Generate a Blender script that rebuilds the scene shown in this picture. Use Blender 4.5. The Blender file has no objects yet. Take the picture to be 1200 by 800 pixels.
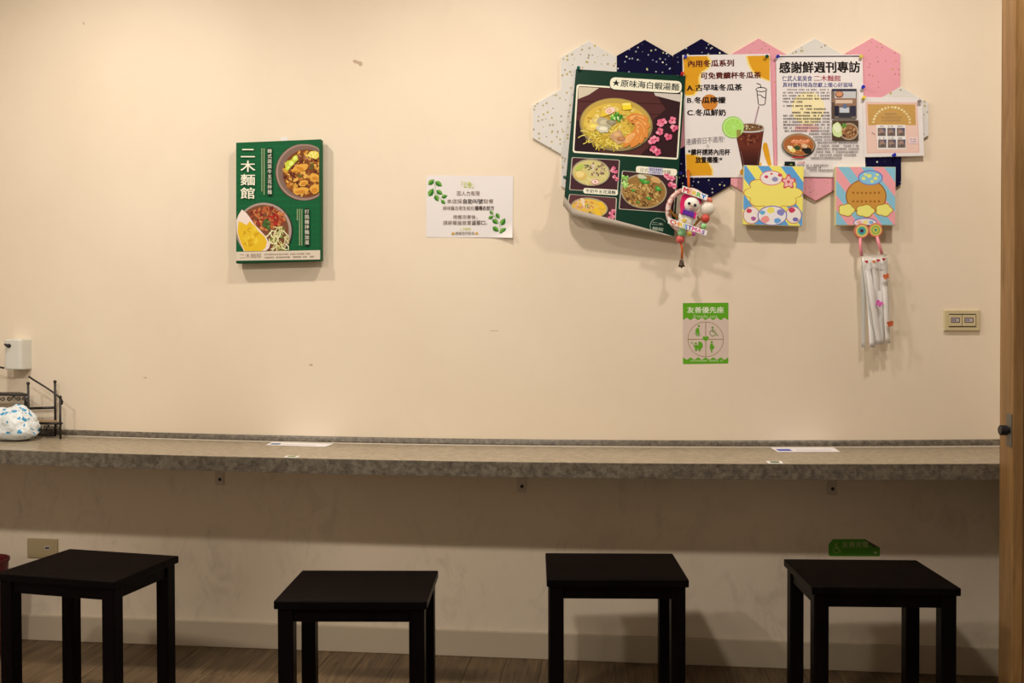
import bpy, bmesh, math, random
from mathutils import Vector, Matrix

# ------------------------------------------------------------------ camera, world, lamps, exposure
SC = bpy.context.scene
COL = SC.collection
F, YAW, PIT, ROLL = 1075.0, 0.1118, -0.0137, -0.0023      # focal length in pixels of a 1200 x 800 frame
HC, D = 1.147, 3.170                                       # camera height, distance of the back wall
HT, DEP, TH = 0.7505, 0.388, 0.0465                        # counter: height, depth, thickness
ZC = 2.62                                                  # ceiling height


def ray(px, py):
    u, v = (px - 600) / F, (py - 400) / F
    c, s = math.cos(ROLL), math.sin(ROLL)
    u, v = c * u + s * v, -s * u + c * v
    c, s = math.cos(PIT), math.sin(PIT)
    z, y = -c * v + s, s * v + c
    c, s = math.cos(YAW), math.sin(YAW)
    return Vector((c * u - s * y, s * u + c * y, z))


CAMP = Vector((0, 0, HC))
cd = bpy.data.cameras.new('camera')
cam = bpy.data.objects.new('camera', cd)
COL.objects.link(cam)
cd.sensor_width = 36.0
cd.lens = 36.0 * F / 1200.0
fw = ray(600, 400).normalized()
rt = (ray(700, 400) - ray(500, 400)).normalized()
up = rt.cross(fw).normalized()
cam.matrix_world = Matrix(((rt.x, up.x, -fw.x, 0), (rt.y, up.y, -fw.y, 0), (rt.z, up.z, -fw.z, HC), (0, 0, 0, 1)))
SC.camera = cam
vs = SC.view_settings
vs.view_transform, vs.look, vs.gamma, vs.use_curve_mapping = 'Standard', 'None', 1.0, False
vs.exposure = 0.38
w = bpy.data.worlds.new('world'); SC.world = w
w.use_nodes = True
w.node_tree.nodes['Background'].inputs[0].default_value = (0.9, 0.75, 0.6, 1)
w.node_tree.nodes['Background'].inputs[1].default_value = 0.02

LAMPS = [  # x, distance from the back wall, height, watts, radius, label
    (-1.75, 0.85, 2.62, 13.0, 0.05, 'recessed ceiling downlight above the metal rack'),
    (-0.45, 0.80, 2.62, 10.5, 0.05, 'recessed ceiling downlight above the middle of the counter'),
    (0.90, 0.78, 2.62, 10.5, 0.05, 'recessed ceiling downlight above the hexagon tiles'),
    (-1.95, 2.75, 2.62, 23.0, 0.09, 'recessed ceiling downlight in the middle of the room, nearer the rack side'),
    (-0.75, 2.75, 2.62, 28.0, 0.09, 'recessed ceiling downlight in the middle of the room, behind the added pendant'),
    (-0.95, 1.95, 1.95, 3.0, 0.08, 'added unseen pendant lamp lighting the lower wall, out from the counter'),  # added lamp, unseen; its falloff darkens the lower wall towards the door
]
LAMP_COL = (1.0, 0.885, 0.765)


# ------------------------------------------------------------------ helpers
def lin(c):
    c = c / 255.0
    return c / 12.92 if c <= 0.04045 else ((c + 0.055) / 1.055) ** 2.4


def S(r, g, b):                       # sRGB as seen -> linear paint colour under the warm lamps
    return (min(lin(r) / 1.02, .86), min(lin(g) / 0.90, .86), min(lin(b) / 0.80, .86))


def link(o, parent=None):
    COL.objects.link(o)
    if parent is not None:
        o.parent = parent
    return o


def tag(o, label, cat, group=None):
    o['label'] = label
    o['category'] = cat
    if group:
        o['group'] = group
    return o


def thing(name, loc, label, cat, group=None, rz=0.0):
    o = bpy.data.objects.new(name, None)
    o.empty_display_size = 0.05
    o.location = loc
    o.rotation_euler[2] = rz
    link(o)
    return tag(o, label, cat, group)


def obj_from(name, verts, faces, mat, parent=None, smooth=False, origin=None, mats=None, midx=None):
    """verts in world space when the parent is an unrotated empty; re-based on parent or own centre"""
    if parent is not None:
        base = Vector(parent.location) if parent.parent is None else Vector((0, 0, 0))
        p = parent
        base = Vector((0, 0, 0))
        while p is not None:
            base += Vector(p.location); p = p.parent
        loc = Vector((0, 0, 0))
    else:
        base = Vector(origin) if origin is not None else Vector((0, 0, 0))
        loc = base
    me = bpy.data.meshes.new(name)
    me.from_pydata([tuple(Vector(v) - base) for v in verts], [], faces)
    if mats:
        for m in mats:
            me.materials.append(m)
        for i, k in enumerate(midx):
            me.polygons[i].material_index = k
    elif mat:
        me.materials.append(mat)
    if smooth:
        for p in me.polygons:
            p.use_smooth = True
    me.update()
    o = bpy.data.objects.new(name, me)
    o.location = loc
    return link(o, parent)


def box_geo(x0, x1, y0, y1, z0, z1):
    v = [(x0, y0, z0), (x1, y0, z0), (x1, y1, z0), (x0, y1, z0), (x0, y0, z1), (x1, y0, z1), (x1, y1, z1), (x0, y1, z1)]
    f = [(0, 3, 2, 1), (4, 5, 6, 7), (0, 1, 5, 4), (1, 2, 6, 5), (2, 3, 7, 6), (3, 0, 4, 7)]
    return v, f


def box(name, x0, x1, y0, y1, z0, z1, mat, parent=None, bevel=0.0, seg=2):
    v, f = box_geo(x0, x1, y0, y1, z0, z1)
    o = obj_from(name, v, f, mat, parent, origin=((x0 + x1) / 2, (y0 + y1) / 2, z0))
    if bevel:
        bm = bmesh.new(); bm.from_mesh(o.data)
        bmesh.ops.bevel(bm, geom=bm.edges[:], offset=bevel, segments=seg, affect='EDGES', profile=0.5)
        bm.to_mesh(o.data); bm.free()
    return o


def structure(o):
    o['kind'] = 'structure'
    return o


def tube_geo(pts, r, n=8, closed=False):
    pts = [Vector(p) for p in pts]
    V, Fc = [], []
    m = len(pts)
    rr = r if isinstance(r, (list, tuple)) else [r] * m
    ref = None
    for i, p in enumerate(pts):
        if closed:
            t = pts[(i + 1) % m] - pts[i - 1]
        else:
            t = pts[min(i + 1, m - 1)] - pts[max(i - 1, 0)]
        t.normalize()
        if ref is None:
            ref = Vector((0, 0, 1)) if abs(t.z) < .9 else Vector((1, 0, 0))
        a = t.cross(ref)
        if a.length < 1e-6:
            a = t.orthogonal()
        a.normalize()
        b = a.cross(t).normalized()
        ref = b
        for k in range(n):
            q = 2 * math.pi * k / n
            V.append(p + a * (math.cos(q) * rr[i]) + b * (math.sin(q) * rr[i]))
    for i in range(m if closed else m - 1):
        j = (i + 1) % m
        for k in range(n):
            k2 = (k + 1) % n
            Fc.append((i * n + k, i * n + k2, j * n + k2, j * n + k))
    if not closed:
        Fc.append(tuple(range(n - 1, -1, -1)))
        Fc.append(tuple((m - 1) * n + k for k in range(n)))
    return V, Fc


def tube(name, pts, r, mat, parent=None, n=8, closed=False):
    v, f = tube_geo(pts, r, n, closed)
    return obj_from(name, v, f, mat, parent, smooth=True, origin=pts[0])


def merge(geos):
    V, Fc = [], []
    for v, f in geos:
        k = len(V)
        V += list(v)
        Fc += [tuple(i + k for i in q) for q in f]
    return V, Fc


def sphere_geo(c, rx, ry, rz, nu=14, nv=9):
    c = Vector(c)
    V, Fc = [c + Vector((0, 0, rz))], []
    for i in range(1, nv):
        a = math.pi * i / nv
        for k in range(nu):
            b = 2 * math.pi * k / nu
            V.append(c + Vector((rx * math.sin(a) * math.cos(b), ry * math.sin(a) * math.sin(b), rz * math.cos(a))))
    V.append(c - Vector((0, 0, rz)))
    for k in range(nu):
        Fc.append((0, 1 + k, 1 + (k + 1) % nu))
    for i in range(nv - 2):
        for k in range(nu):
            a, b = 1 + i * nu, 1 + (i + 1) * nu
            Fc.append((a + k, b + k, b + (k + 1) % nu, a + (k + 1) % nu))
    e = len(V) - 1
    a = 1 + (nv - 2) * nu
    for k in range(nu):
        Fc.append((e, a + (k + 1) % nu, a + k))
    return V, Fc


# ---- the back wall is the plane y = D; a point of the photograph on a plane parallel to it
def W(px, py, off=0.0):
    r = ray(px, py)
    return CAMP + r * ((D - off) / r.y)


def onz(px, py, z):
    r = ray(px, py)
    return CAMP + r * ((z - HC) / r.z)


def slab(name, pts, off, th, mat, parent=None, label=None, cat=None, group=None, bevel=0.0, side=None):
    """prism standing off the wall: front face at off+th traced by pts, back face at off"""
    fr = [W(x, y, off + th) for x, y in pts]
    bk = [p + Vector((0, th, 0)) for p in fr]
    n = len(pts)
    area = sum(fr[i].x * fr[(i + 1) % n].z - fr[(i + 1) % n].x * fr[i].z for i in range(n))
    if area < 0:
        fr.reverse(); bk.reverse()
    V = fr + bk
    Fc = [tuple(range(n)), tuple(range(2 * n - 1, n - 1, -1))]
    for i in range(n):
        j = (i + 1) % n
        Fc.append((j, i, n + i, n + j))
    c = sum(fr, Vector()) / n
    if side:
        o = obj_from(name, V, Fc, None, parent, origin=(c.x, D - off, min(p.z for p in fr)), mats=[mat, side], midx=[0] + [1] * (len(Fc) - 1))
    else:
        o = obj_from(name, V, Fc, mat, parent, origin=(c.x, D - off, min(p.z for p in fr)))
    if bevel:
        bm = bmesh.new(); bm.from_mesh(o.data)
        bm.faces.ensure_lookup_table()
        es = list(bm.faces[0].edges)
        bmesh.ops.bevel(bm, geom=es, offset=bevel, segments=2, affect='EDGES', profile=.5)
        bm.to_mesh(o.data); bm.free()
    if label:
        tag(o, label, cat, group)
    return o


# ---- materials
def mat(name, rgb, rough=0.5, spec=0.5, metal=0.0, alpha=1.0, trans=0.0, sub=None):
    m = bpy.data.materials.new(name)
    m.use_nodes = True
    b = m.node_tree.nodes['Principled BSDF']
    b.inputs['Base Color'].default_value = (*rgb, 1)
    b.inputs['Roughness'].default_value = rough
    b.inputs['Specular IOR Level'].default_value = spec
    b.inputs['Metallic'].default_value = metal
    b.inputs['Alpha'].default_value = alpha
    b.inputs['Transmission Weight'].default_value = trans
    return m


def nodes(m):
    return m.node_tree.nodes, m.node_tree.links, m.node_tree.nodes['Principled BSDF']


def nn(N, typ, **kw):
    n = N.new(typ)
    for k, v in kw.items():
        if k.startswith('i_'):
            n.inputs[k[2:].replace('_', ' ')].default_value = v
        else:
            setattr(n, k, v)
    return n


def coords(m, scale=(1, 1, 1), rot=(0, 0, 0)):
    N, Lk, b = nodes(m)
    g = nn(N, 'ShaderNodeNewGeometry')
    mp = nn(N, 'ShaderNodeMapping')
    mp.inputs['Scale'].default_value = scale
    mp.inputs['Rotation'].default_value = rot
    Lk.new(g.outputs['Position'], mp.inputs['Vector'])
    return mp.outputs['Vector']


def ramp(N, stops):
    r = N.new('ShaderNodeValToRGB')
    e = r.color_ramp.elements
    while len(e) < len(stops):
        e.new(0.5)
    for k, (p, c) in enumerate(stops):
        e[k].position = p
        e[k].color = (*c, 1) if len(c) == 3 else c
    return r


def mixc(N, Lk, fac, a, b, blend='MIX'):
    n = N.new('ShaderNodeMix')
    n.data_type = 'RGBA'
    n.blend_type = blend
    for sock, val in ((n.inputs[0], fac), (n.inputs[6], a), (n.inputs[7], b)):
        if hasattr(val, 'links'):
            Lk.new(val, sock)
        elif isinstance(val, (int, float)):
            sock.default_value = val
        else:
            sock.default_value = (*val, 1)
    return n.outputs[2]


def bump(m, src, strength, dist):
    N, Lk, b = nodes(m)
    n = nn(N, 'ShaderNodeBump')
    n.inputs['Strength'].default_value = strength
    n.inputs['Distance'].default_value = dist
    Lk.new(src, n.inputs['Height'])
    Lk.new(n.outputs[0], b.inputs['Normal'])


def noise(m, vec, scale, detail=4, rough=.55, dist=0.0):
    N, Lk, b = nodes(m)
    n = nn(N, 'ShaderNodeTexNoise')
    n.inputs['Scale'].default_value = scale
    n.inputs['Detail'].default_value = detail
    n.inputs['Roughness'].default_value = rough
    n.inputs['Distortion'].default_value = dist
    Lk.new(vec, n.inputs['Vector'])
    return n.outputs['Fac']


def wall_material():
    m = mat('cream_wall_paint', (.80, .68, .51), .62, .25)
    N, Lk, b = nodes(m)
    v = coords(m)
    big = noise(m, v, 1.7, 4)
    r1 = ramp(N, [(.3, (.765, .67, .535)), (.75, (.82, .735, .60))])
    Lk.new(big, r1.inputs[0])
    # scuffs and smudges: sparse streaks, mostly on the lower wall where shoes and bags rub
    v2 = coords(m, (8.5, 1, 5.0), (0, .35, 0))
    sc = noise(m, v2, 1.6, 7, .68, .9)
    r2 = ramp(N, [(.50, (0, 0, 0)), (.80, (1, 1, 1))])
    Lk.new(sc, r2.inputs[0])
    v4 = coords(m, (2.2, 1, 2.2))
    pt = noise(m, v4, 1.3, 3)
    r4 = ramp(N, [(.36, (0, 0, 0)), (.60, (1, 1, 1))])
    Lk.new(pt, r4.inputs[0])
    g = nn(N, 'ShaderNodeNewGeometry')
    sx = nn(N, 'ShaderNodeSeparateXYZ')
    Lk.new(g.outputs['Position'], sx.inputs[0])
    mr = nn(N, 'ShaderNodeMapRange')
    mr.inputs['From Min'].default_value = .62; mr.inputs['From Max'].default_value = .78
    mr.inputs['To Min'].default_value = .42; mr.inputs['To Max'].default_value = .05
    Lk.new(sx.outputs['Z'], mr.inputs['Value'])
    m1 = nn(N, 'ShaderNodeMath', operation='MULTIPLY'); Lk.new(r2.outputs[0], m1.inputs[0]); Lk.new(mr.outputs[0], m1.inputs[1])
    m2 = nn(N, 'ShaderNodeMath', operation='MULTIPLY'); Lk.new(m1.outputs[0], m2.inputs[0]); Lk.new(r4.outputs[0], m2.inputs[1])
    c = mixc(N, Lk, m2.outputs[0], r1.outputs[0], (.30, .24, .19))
    Lk.new(c, b.inputs['Base Color'])
    fine = noise(m, v, 95, 3)
    bump(m, fine, .10, .002)
    return m


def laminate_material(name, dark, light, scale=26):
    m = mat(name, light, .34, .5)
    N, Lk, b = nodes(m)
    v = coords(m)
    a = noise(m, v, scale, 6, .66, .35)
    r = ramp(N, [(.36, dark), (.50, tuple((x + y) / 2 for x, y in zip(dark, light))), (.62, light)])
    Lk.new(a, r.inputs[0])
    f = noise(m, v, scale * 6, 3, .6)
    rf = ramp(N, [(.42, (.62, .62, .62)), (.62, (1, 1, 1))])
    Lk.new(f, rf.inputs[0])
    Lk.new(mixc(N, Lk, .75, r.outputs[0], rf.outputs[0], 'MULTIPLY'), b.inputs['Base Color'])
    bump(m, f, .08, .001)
    return m


def wood_material(name, dark, light, scale=(9, .8, 9), rough=.45, axis_rot=(0, 0, 0), rnd=0.0):
    m = mat(name, light, rough, .4)
    N, Lk, b = nodes(m)
    if rnd:
        g = nn(N, 'ShaderNodeNewGeometry')
        oi = nn(N, 'ShaderNodeObjectInfo')
        ml = nn(N, 'ShaderNodeVectorMath', operation='SCALE'); ml.inputs['Scale'].default_value = rnd
        cv = nn(N, 'ShaderNodeCombineXYZ')
        for k in range(3):
            Lk.new(oi.outputs['Random'], cv.inputs[k])
        Lk.new(cv.outputs[0], ml.inputs[0])
        ad = nn(N, 'ShaderNodeVectorMath', operation='ADD')
        Lk.new(g.outputs['Position'], ad.inputs[0]); Lk.new(ml.outputs[0], ad.inputs[1])
        mp = nn(N, 'ShaderNodeMapping'); mp.inputs['Scale'].default_value = scale
        Lk.new(ad.outputs[0], mp.inputs['Vector'])
        v = mp.outputs['Vector']
    else:
        v = coords(m, scale, axis_rot)
    a = noise(m, v, 3.2, 8, .62, 1.1)
    r = ramp(N, [(.3, dark), (.72, light)])
    Lk.new(a, r.inputs[0])
    Lk.new(r.outputs[0], b.inputs['Base Color'])
    bump(m, a, .12, .002)
    return m


def speckle_material(name, base, specks, scale=55, thr=.16):
    m = mat(name, base, .8, .06)
    N, Lk, b = nodes(m)
    v = coords(m)
    vo = nn(N, 'ShaderNodeTexVoronoi')
    vo.inputs['Scale'].default_value = scale
    Lk.new(v, vo.inputs['Vector'])
    lt = nn(N, 'ShaderNodeMath', operation='LESS_THAN')
    sep = nn(N, 'ShaderNodeSeparateColor')
    Lk.new(vo.outputs['Color'], sep.inputs[0])
    mu = nn(N, 'ShaderNodeMath', operation='MULTIPLY')
    mu.inputs[1].default_value = thr * 1.6
    Lk.new(sep.outputs[1], mu.inputs[0])
    Lk.new(vo.outputs['Distance'], lt.inputs[0])
    Lk.new(mu.outputs[0], lt.inputs[1])
    rr = ramp(N, [(0, specks[0]), (.5, specks[1]), (1, specks[2])])
    Lk.new(sep.outputs[0], rr.inputs[0])
    Lk.new(mixc(N, Lk, lt.outputs[0], base, rr.outputs[0]), b.inputs['Base Color'])
    f = noise(m, v, 260, 2)
    bump(m, f, .2, .001)
    return m


M = {}
M['wall'] = wall_material()
M['plain_wall'] = mat('room_wall_paint', (.72, .665, .59), .7, .2)
M['ceiling'] = mat('ceiling_paint', (.82, .79, .74), .8, .2)
M['counter_top'] = laminate_material('counter_laminate', (.27, .222, .152), (.45, .38, .275), 48)
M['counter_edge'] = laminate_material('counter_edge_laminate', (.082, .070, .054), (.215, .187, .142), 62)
M['caulk'] = mat('caulk', (.50, .45, .37), .5)
M['baseboard'] = mat('baseboard_vinyl', (.54, .465, .355), .5, .4)
M['plank'] = wood_material('floor_plank_wood', (.062, .040, .022), (.235, .158, .082), (16, 1.1, 16), .42, rnd=7.0)
M['gap'] = mat('floor_joint', (.035, .022, .014), .8)
M['jamb'] = wood_material('door_frame_wood', (.20, .105, .034), (.37, .215, .085), (10, 10, .9), .42)
M['black_wood'] = wood_material('black_lacquered_wood', (.0016, .0011, .0014), (.0040, .0026, .0031), (6, 6, 1), .38)
N_, L_, b_ = nodes(M['black_wood']); b_.inputs['Specular IOR Level'].default_value = .06
M['white_paper'] = mat('white_paper', S(229, 215, 206), .6, .3)
M['paper_back'] = mat('poster_back_paper', S(176, 158, 138), .7, .2)
M['ivory'] = mat('ivory_plastic', S(205, 182, 138), .4, .5)
M['ivory_dark'] = mat('ivory_plastic_worn', S(176, 152, 112), .4, .5)
M['dark_slot'] = mat('dark_slot', (.03, .018, .012), .6)
M['black_metal'] = mat('black_wrought_metal', (.012, .009, .008), .45, .5)
M['black_plastic'] = mat('black_plastic', (.008, .008, .010), .35, .5)
M['steel'] = mat('dull_steel', (.20, .185, .16), .45, .5, .6)
M['zinc'] = mat('zinc_bracket', (.60, .53, .45), .5, .4, 0)
M['white_plastic'] = mat('white_plastic', (.66, .67, .62), .35, .5)
M['red_plastic'] = mat('dark_red_plastic', (.12, .010, .011), .5, .3)
M['hex_white'] = speckle_material('white_felt_tile', S(216, 205, 193), [S(190, 165, 90), S(165, 150, 135), S(185, 160, 80)], 74, .19)
M['hex_navy'] = speckle_material('navy_felt_tile', (.006, .005, .036), [S(200, 190, 120), S(120, 130, 170), S(230, 220, 190)], 74, .15)
M['hex_pink'] = speckle_material('pink_felt_tile', S(226, 152, 158), [S(180, 120, 110), S(200, 160, 90), S(170, 110, 120)], 74, .13)

mp_ = mat('print', (.8, .8, .8), .55, .08)
N_, L_, b_ = nodes(mp_)
at_ = nn(N_, 'ShaderNodeAttribute', attribute_name='Col')
L_.new(at_.outputs['Color'], b_.inputs['Base Color'])
M['print'] = mp_


# ---- lettering: glyph outlines as flat meshes
TEXTS_CH = {}


def load_glyphs(chars):
    made = []
    for ch in chars:
        cu = bpy.data.curves.new('glyph', 'FONT')
        cu.body = ch
        cu.size = 1.0
        cu.resolution_u = 3
        ob = bpy.data.objects.new('glyph', cu)
        COL.objects.link(ob)
        made.append((ch, ob, cu))
    bpy.context.view_layer.update()
    dg = bpy.context.evaluated_depsgraph_get()
    for ch, ob, cu in made:
        ev = ob.evaluated_get(dg)
        me = ev.to_mesh()
        vs_ = [(v.co.x, v.co.y) for v in me.vertices]
        fs_ = [tuple(p.vertices) for p in me.polygons]
        ev.to_mesh_clear()
        TEXTS_CH[ch] = (vs_, fs_)
    for ch, ob, cu in made:
        bpy.data.objects.remove(ob)
        bpy.data.curves.remove(cu)


class Sheet:
    """flat print on a plane: coloured polygons traced in photograph pixels and laid on the real sheet"""

    def __init__(self, p0, n=None, step=0.00002, parent=None):
        self.p0 = Vector(p0)
        self.n = Vector(n).normalized() if n is not None else Vector((0, -1, 0))
        self.step = step
        self.parent = parent
        self.layer = 1
        self.reset()

    def reset(self):
        self.V, self.F, self.C = [], [], []

    def P(self, px, py, lift=None):
        r = ray(px, py)
        q = self.p0 + self.n * (self.step * (self.layer if lift is None else lift))
        t = (q - CAMP).dot(self.n) / r.dot(self.n)
        return CAMP + r * t

    def poly(self, pts, col, up=True):
        self.layer += 1 if up else .12
        k = len(self.V)
        a = sum(pts[i][0] * pts[(i + 1) % len(pts)][1] - pts[(i + 1) % len(pts)][0] * pts[i][1] for i in range(len(pts)))
        if a > 0:
            pts = pts[::-1]
        self.V += [self.P(x, y) for x, y in pts]
        self.F.append(tuple(range(k, k + len(pts))))
        self.C.append(col)

    def quad(self, x0, y0, x1, y1, col, up=True):
        self.poly([(x0, y0), (x1, y0), (x1, y1), (x0, y1)], col, up)

    def ell(self, cx, cy, rx, ry, col, rot=0, n=28, clip=None, up=True, a0=0, a1=360):
        c, s = math.cos(math.radians(rot)), math.sin(math.radians(rot))
        pts = []
        for k in range(n + (1 if a1 - a0 < 360 else 0)):
            a = math.radians(a0 + (a1 - a0) * k / n)
            x, y = rx * math.cos(a), ry * math.sin(a)
            pts.append((cx + c * x - s * y, cy + s * x + c * y))
        if clip:
            pts = [(min(max(x, clip[0]), clip[2]), min(max(y, clip[1]), clip[3])) for x, y in pts]
        self.poly(pts, col, up)

    def blob(self, cx, cy, rx, ry, col, rng, rot=0, n=9, j=.3, clip=None, up=False):
        c, s = math.cos(rot), math.sin(rot)
        pts = []
        for k in range(n):
            a = 2 * math.pi * k / n
            f = 1 + rng.uniform(-j, j)
            x, y = rx * f * math.cos(a), ry * f * math.sin(a)
            pts.append((cx + c * x - s * y, cy + s * x + c * y))
        if clip:
            pts = [(min(max(x, clip[0]), clip[2]), min(max(y, clip[1]), clip[3])) for x, y in pts]
        self.poly(pts, col, up)

    def stroke(self, pts, wd, col, up=True, closed=False):
        if up:
            self.layer += 1
        n = len(pts)
        L, R = [], []
        for i in range(n):
            if closed:
                a, b = pts[i - 1], pts[(i + 1) % n]
            else:
                a, b = pts[max(i - 1, 0)], pts[min(i + 1, n - 1)]
            dx, dy = b[0] - a[0], b[1] - a[1]
            l = math.hypot(dx, dy) or 1
            L.append((pts[i][0] - dy / l * wd / 2, pts[i][1] + dx / l * wd / 2))
            R.append((pts[i][0] + dy / l * wd / 2, pts[i][1] - dx / l * wd / 2))
        for i in range(n if closed else n - 1):
            j = (i + 1) % n
            self.poly([L[i], L[j], R[j], R[i]], col, False)

    def ring(self, cx, cy, rx, ry, wd, col, n=32, a0=0, a1=360):
        full = a1 - a0 >= 360
        m = n if full else n + 1
        pts = [(cx + rx * math.cos(math.radians(a0 + (a1 - a0) * k / n)), cy + ry * math.sin(math.radians(a0 + (a1 - a0) * k / n))) for k in range(m)]
        self.stroke(pts, wd, col, closed=full)

    def rrect(self, q, rad, col, n=5):
        """rounded quad: q = TL, TR, BR, BL"""
        pts = []
        for i in range(4):
            p, a, b = Vector(q[i]), Vector(q[i - 1]), Vector(q[(i + 1) % 4])
            u, v = (a - p).normalized(), (b - p).normalized()
            A, B = p + u * rad, p + v * rad
            for k in range(n + 1):
                t = k / n
                r_ = A * (1 - t) ** 2 + p * 2 * t * (1 - t) + B * t * t
                pts.append((r_.x, r_.y))
        self.poly(pts, col)

    def glyph(self, ch, bold, q, col):
        """one character stretched over the cell q = TL, TR, BR, BL"""
        vs_, fs_ = TEXTS_CH[ch]
        x0, x1, y0, y1 = CELL[0], CELL[1], CELL[2], CELL[3]
        if ord(ch) < 0x2000:
            xs = [v[0] for v in vs_] or [0, 1]
            x0, x1 = min(xs) - .02, max(xs) + .02
            if max(xs) - min(xs) < .2:
                mid = (max(xs) + min(xs)) / 2; x0, x1 = mid - .1, mid + .1
        TL, TR, BR, BL = q
        shifts = [(0, 0)] if not bold else [(-bold, -bold * .6), (bold, -bold * .6), (-bold, bold * .6), (bold, bold * .6)]
        for n_, (sx, sy) in enumerate(shifts):                     # heavier strokes: the outline laid down four times, slightly apart
            k = len(self.V)
            for x, y in vs_:
                u, v = (x - x0) / (x1 - x0) + sx, (y1 - y) / (y1 - y0) + sy
                a = (TL[0] * (1 - u) + TR[0] * u, TL[1] * (1 - u) + TR[1] * u)
                b = (BL[0] * (1 - u) + BR[0] * u, BL[1] * (1 - u) + BR[1] * u)
                self.V.append(self.P(a[0] * (1 - v) + b[0] * v, a[1] * (1 - v) + b[1] * v, self.layer + n_ * .2))
            for f in fs_:
                self.F.append(tuple(i + k for i in f))
                self.C.append(col)

    def text(self, s, q, col, bold=0.0, cols=None):
        """a line of lettering over the quad q = TL, TR, BR, BL (or x0, y0, x1, y1)"""
        if not isinstance(q[0], (tuple, list)):
            x0, y0, x1, y1 = q
            q = [(x0, y0), (x1, y0), (x1, y1), (x0, y1)]
        self.layer += 1
        keep = (self.V, self.F, self.C); self.reset()
        ws = []
        for ch in s:
            if ch == ' ':
                ws.append(.45)
            elif ord(ch) >= 0x2000:
                ws.append(1.08)
            else:
                vs_, _ = TEXTS_CH[ch]
                xs = [v[0] for v in vs_]
                ws.append(max((max(xs) - min(xs)) / (CELL[1] - CELL[0]) + .12, .28))
        tot = sum(ws)
        acc = 0
        TL, TR, BR, BL = [Vector(p) for p in q]
        for i, (ch, wd) in enumerate(zip(s, ws)):
            if ch != ' ':
                gp = .09 if ord(ch) >= 0x2000 else .04
                u0, u1 = (acc + gp) / tot, (acc + wd - gp) / tot
                self.glyph(ch, bold, [TL.lerp(TR, u0), TL.lerp(TR, u1), BL.lerp(BR, u1), BL.lerp(BR, u0)], cols[i % len(cols)] if cols else col)
            acc += wd
        self.build('lettering', self.parent)
        self.V, self.F, self.C = keep

    def vtext(self, s, x0, y0, x1, y1, col, bold=0.0):
        self.layer += 1
        keep = (self.V, self.F, self.C); self.reset()
        h = (y1 - y0) / len(s)
        for i, ch in enumerate(s):
            a = y0 + h * i + h * .11
            b = y0 + h * (i + 1) - h * .11
            self.glyph(ch, bold, [(x0, a), (x1, a), (x1, b), (x0, b)], col)
        self.build('lettering', self.parent)
        self.V, self.F, self.C = keep

    def marks(self, x0, x1, y, h, col, rng, slope=0.0, dens=.86):
        """a line of print too fine to read"""
        self.layer += 1
        x = x0
        while x < x1 - h * .5:
            wd = h * rng.uniform(.6, .85)
            if rng.random() < dens:
                yy = y + slope * (x - x0)
                t = h * rng.uniform(.28, .42)
                self.poly([(x, yy - h / 2), (x + wd, yy - h / 2), (x + wd, yy - h / 2 + t), (x, yy - h / 2 + t)], col, False)
                self.poly([(x + wd * .1, yy + h * .1), (x + wd, yy + h * .1), (x + wd, yy + h * .1 + t), (x + wd * .1, yy + h * .1 + t)], col, False)
                if rng.random() < .7:
                    xm = x + wd * rng.uniform(.2, .6)
                    self.poly([(xm, yy - h / 2), (xm + h * .2, yy - h / 2), (xm + h * .2, yy + h / 2), (xm, yy + h / 2)], col, False)
            x += h * .98

    def build(self, name, parent, label=None):
        if not self.V:
            return None
        o = obj_from(name, self.V, self.F, M['print'], parent)
        ca = o.data.color_attributes.new('Col', 'FLOAT_COLOR', 'CORNER')
        buf = []
        for f, c in zip(self.F, self.C):
            buf += [c[0], c[1], c[2], 1.0] * len(f)
        ca.data.foreach_set('color', buf)
        if label:
            o['label'] = label
        self.reset()
        return o


B1, B3 = 0.017, 0.044
PLAIN = '公告因人力有限本店採取餐調味醬及衛生紙在用完畢後請將盤放置「」，。二木麵館感謝您的配合日拌連續假不適友善充電'
PLAIN += '韓式蔬菜牛五花打拋豬加蛋原味海白蝦湯奶'
BOLD = '自助叫號櫃檯右前方返卻口內用冬瓜系列可免費續杯茶古早味檸檬鮮奶請將放置感謝週刊專訪仁武人氣美食二木麵館真材實料地為您獻上暖心好滋味友善優先座★原海白蝦湯牛五花'
load_glyphs(sorted(set(PLAIN + BOLD + 'Friendlyseat!ABC.*!MERYCHISTA國')))
gx = [v[0] for v in TEXTS_CH['國'][0]]; gy = [v[1] for v in TEXTS_CH['國'][0]]
CELL = (min(gx), max(gx), min(gy), max(gy))

# ------------------------------------------------------------------ the room
XL, XR, YB = -3.0, 1.27, -2.4


def plane_wall(name, pts, m):
    c = sum((Vector(p) for p in pts), Vector()) / len(pts)
    return structure(obj_from(name, pts, [tuple(range(len(pts)))], m, origin=c))


structure(box('wall_back', XL, 2.5, D, D + .12, 0, ZC, M['wall']))
structure(box('wall_left', XL - .1, XL, YB, D, 0, ZC, M['plain_wall']))
structure(box('wall_front', XL, 2.5, YB - .1, YB, 0, ZC, M['plain_wall']))
structure(box('wall_right', XR, XR + .10, 2.79, D, 0, ZC, M['plain_wall']))
structure(box('wall_right_far', 2.4, 2.5, YB, 2.80, 0, ZC, M['plain_wall']))
structure(box('ceiling', XL, 2.5, YB, D, ZC, ZC + .1, M['ceiling']))
floor = structure(box('floor', XL, 2.5, YB, D, -.10, -.004, M['gap']))
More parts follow.
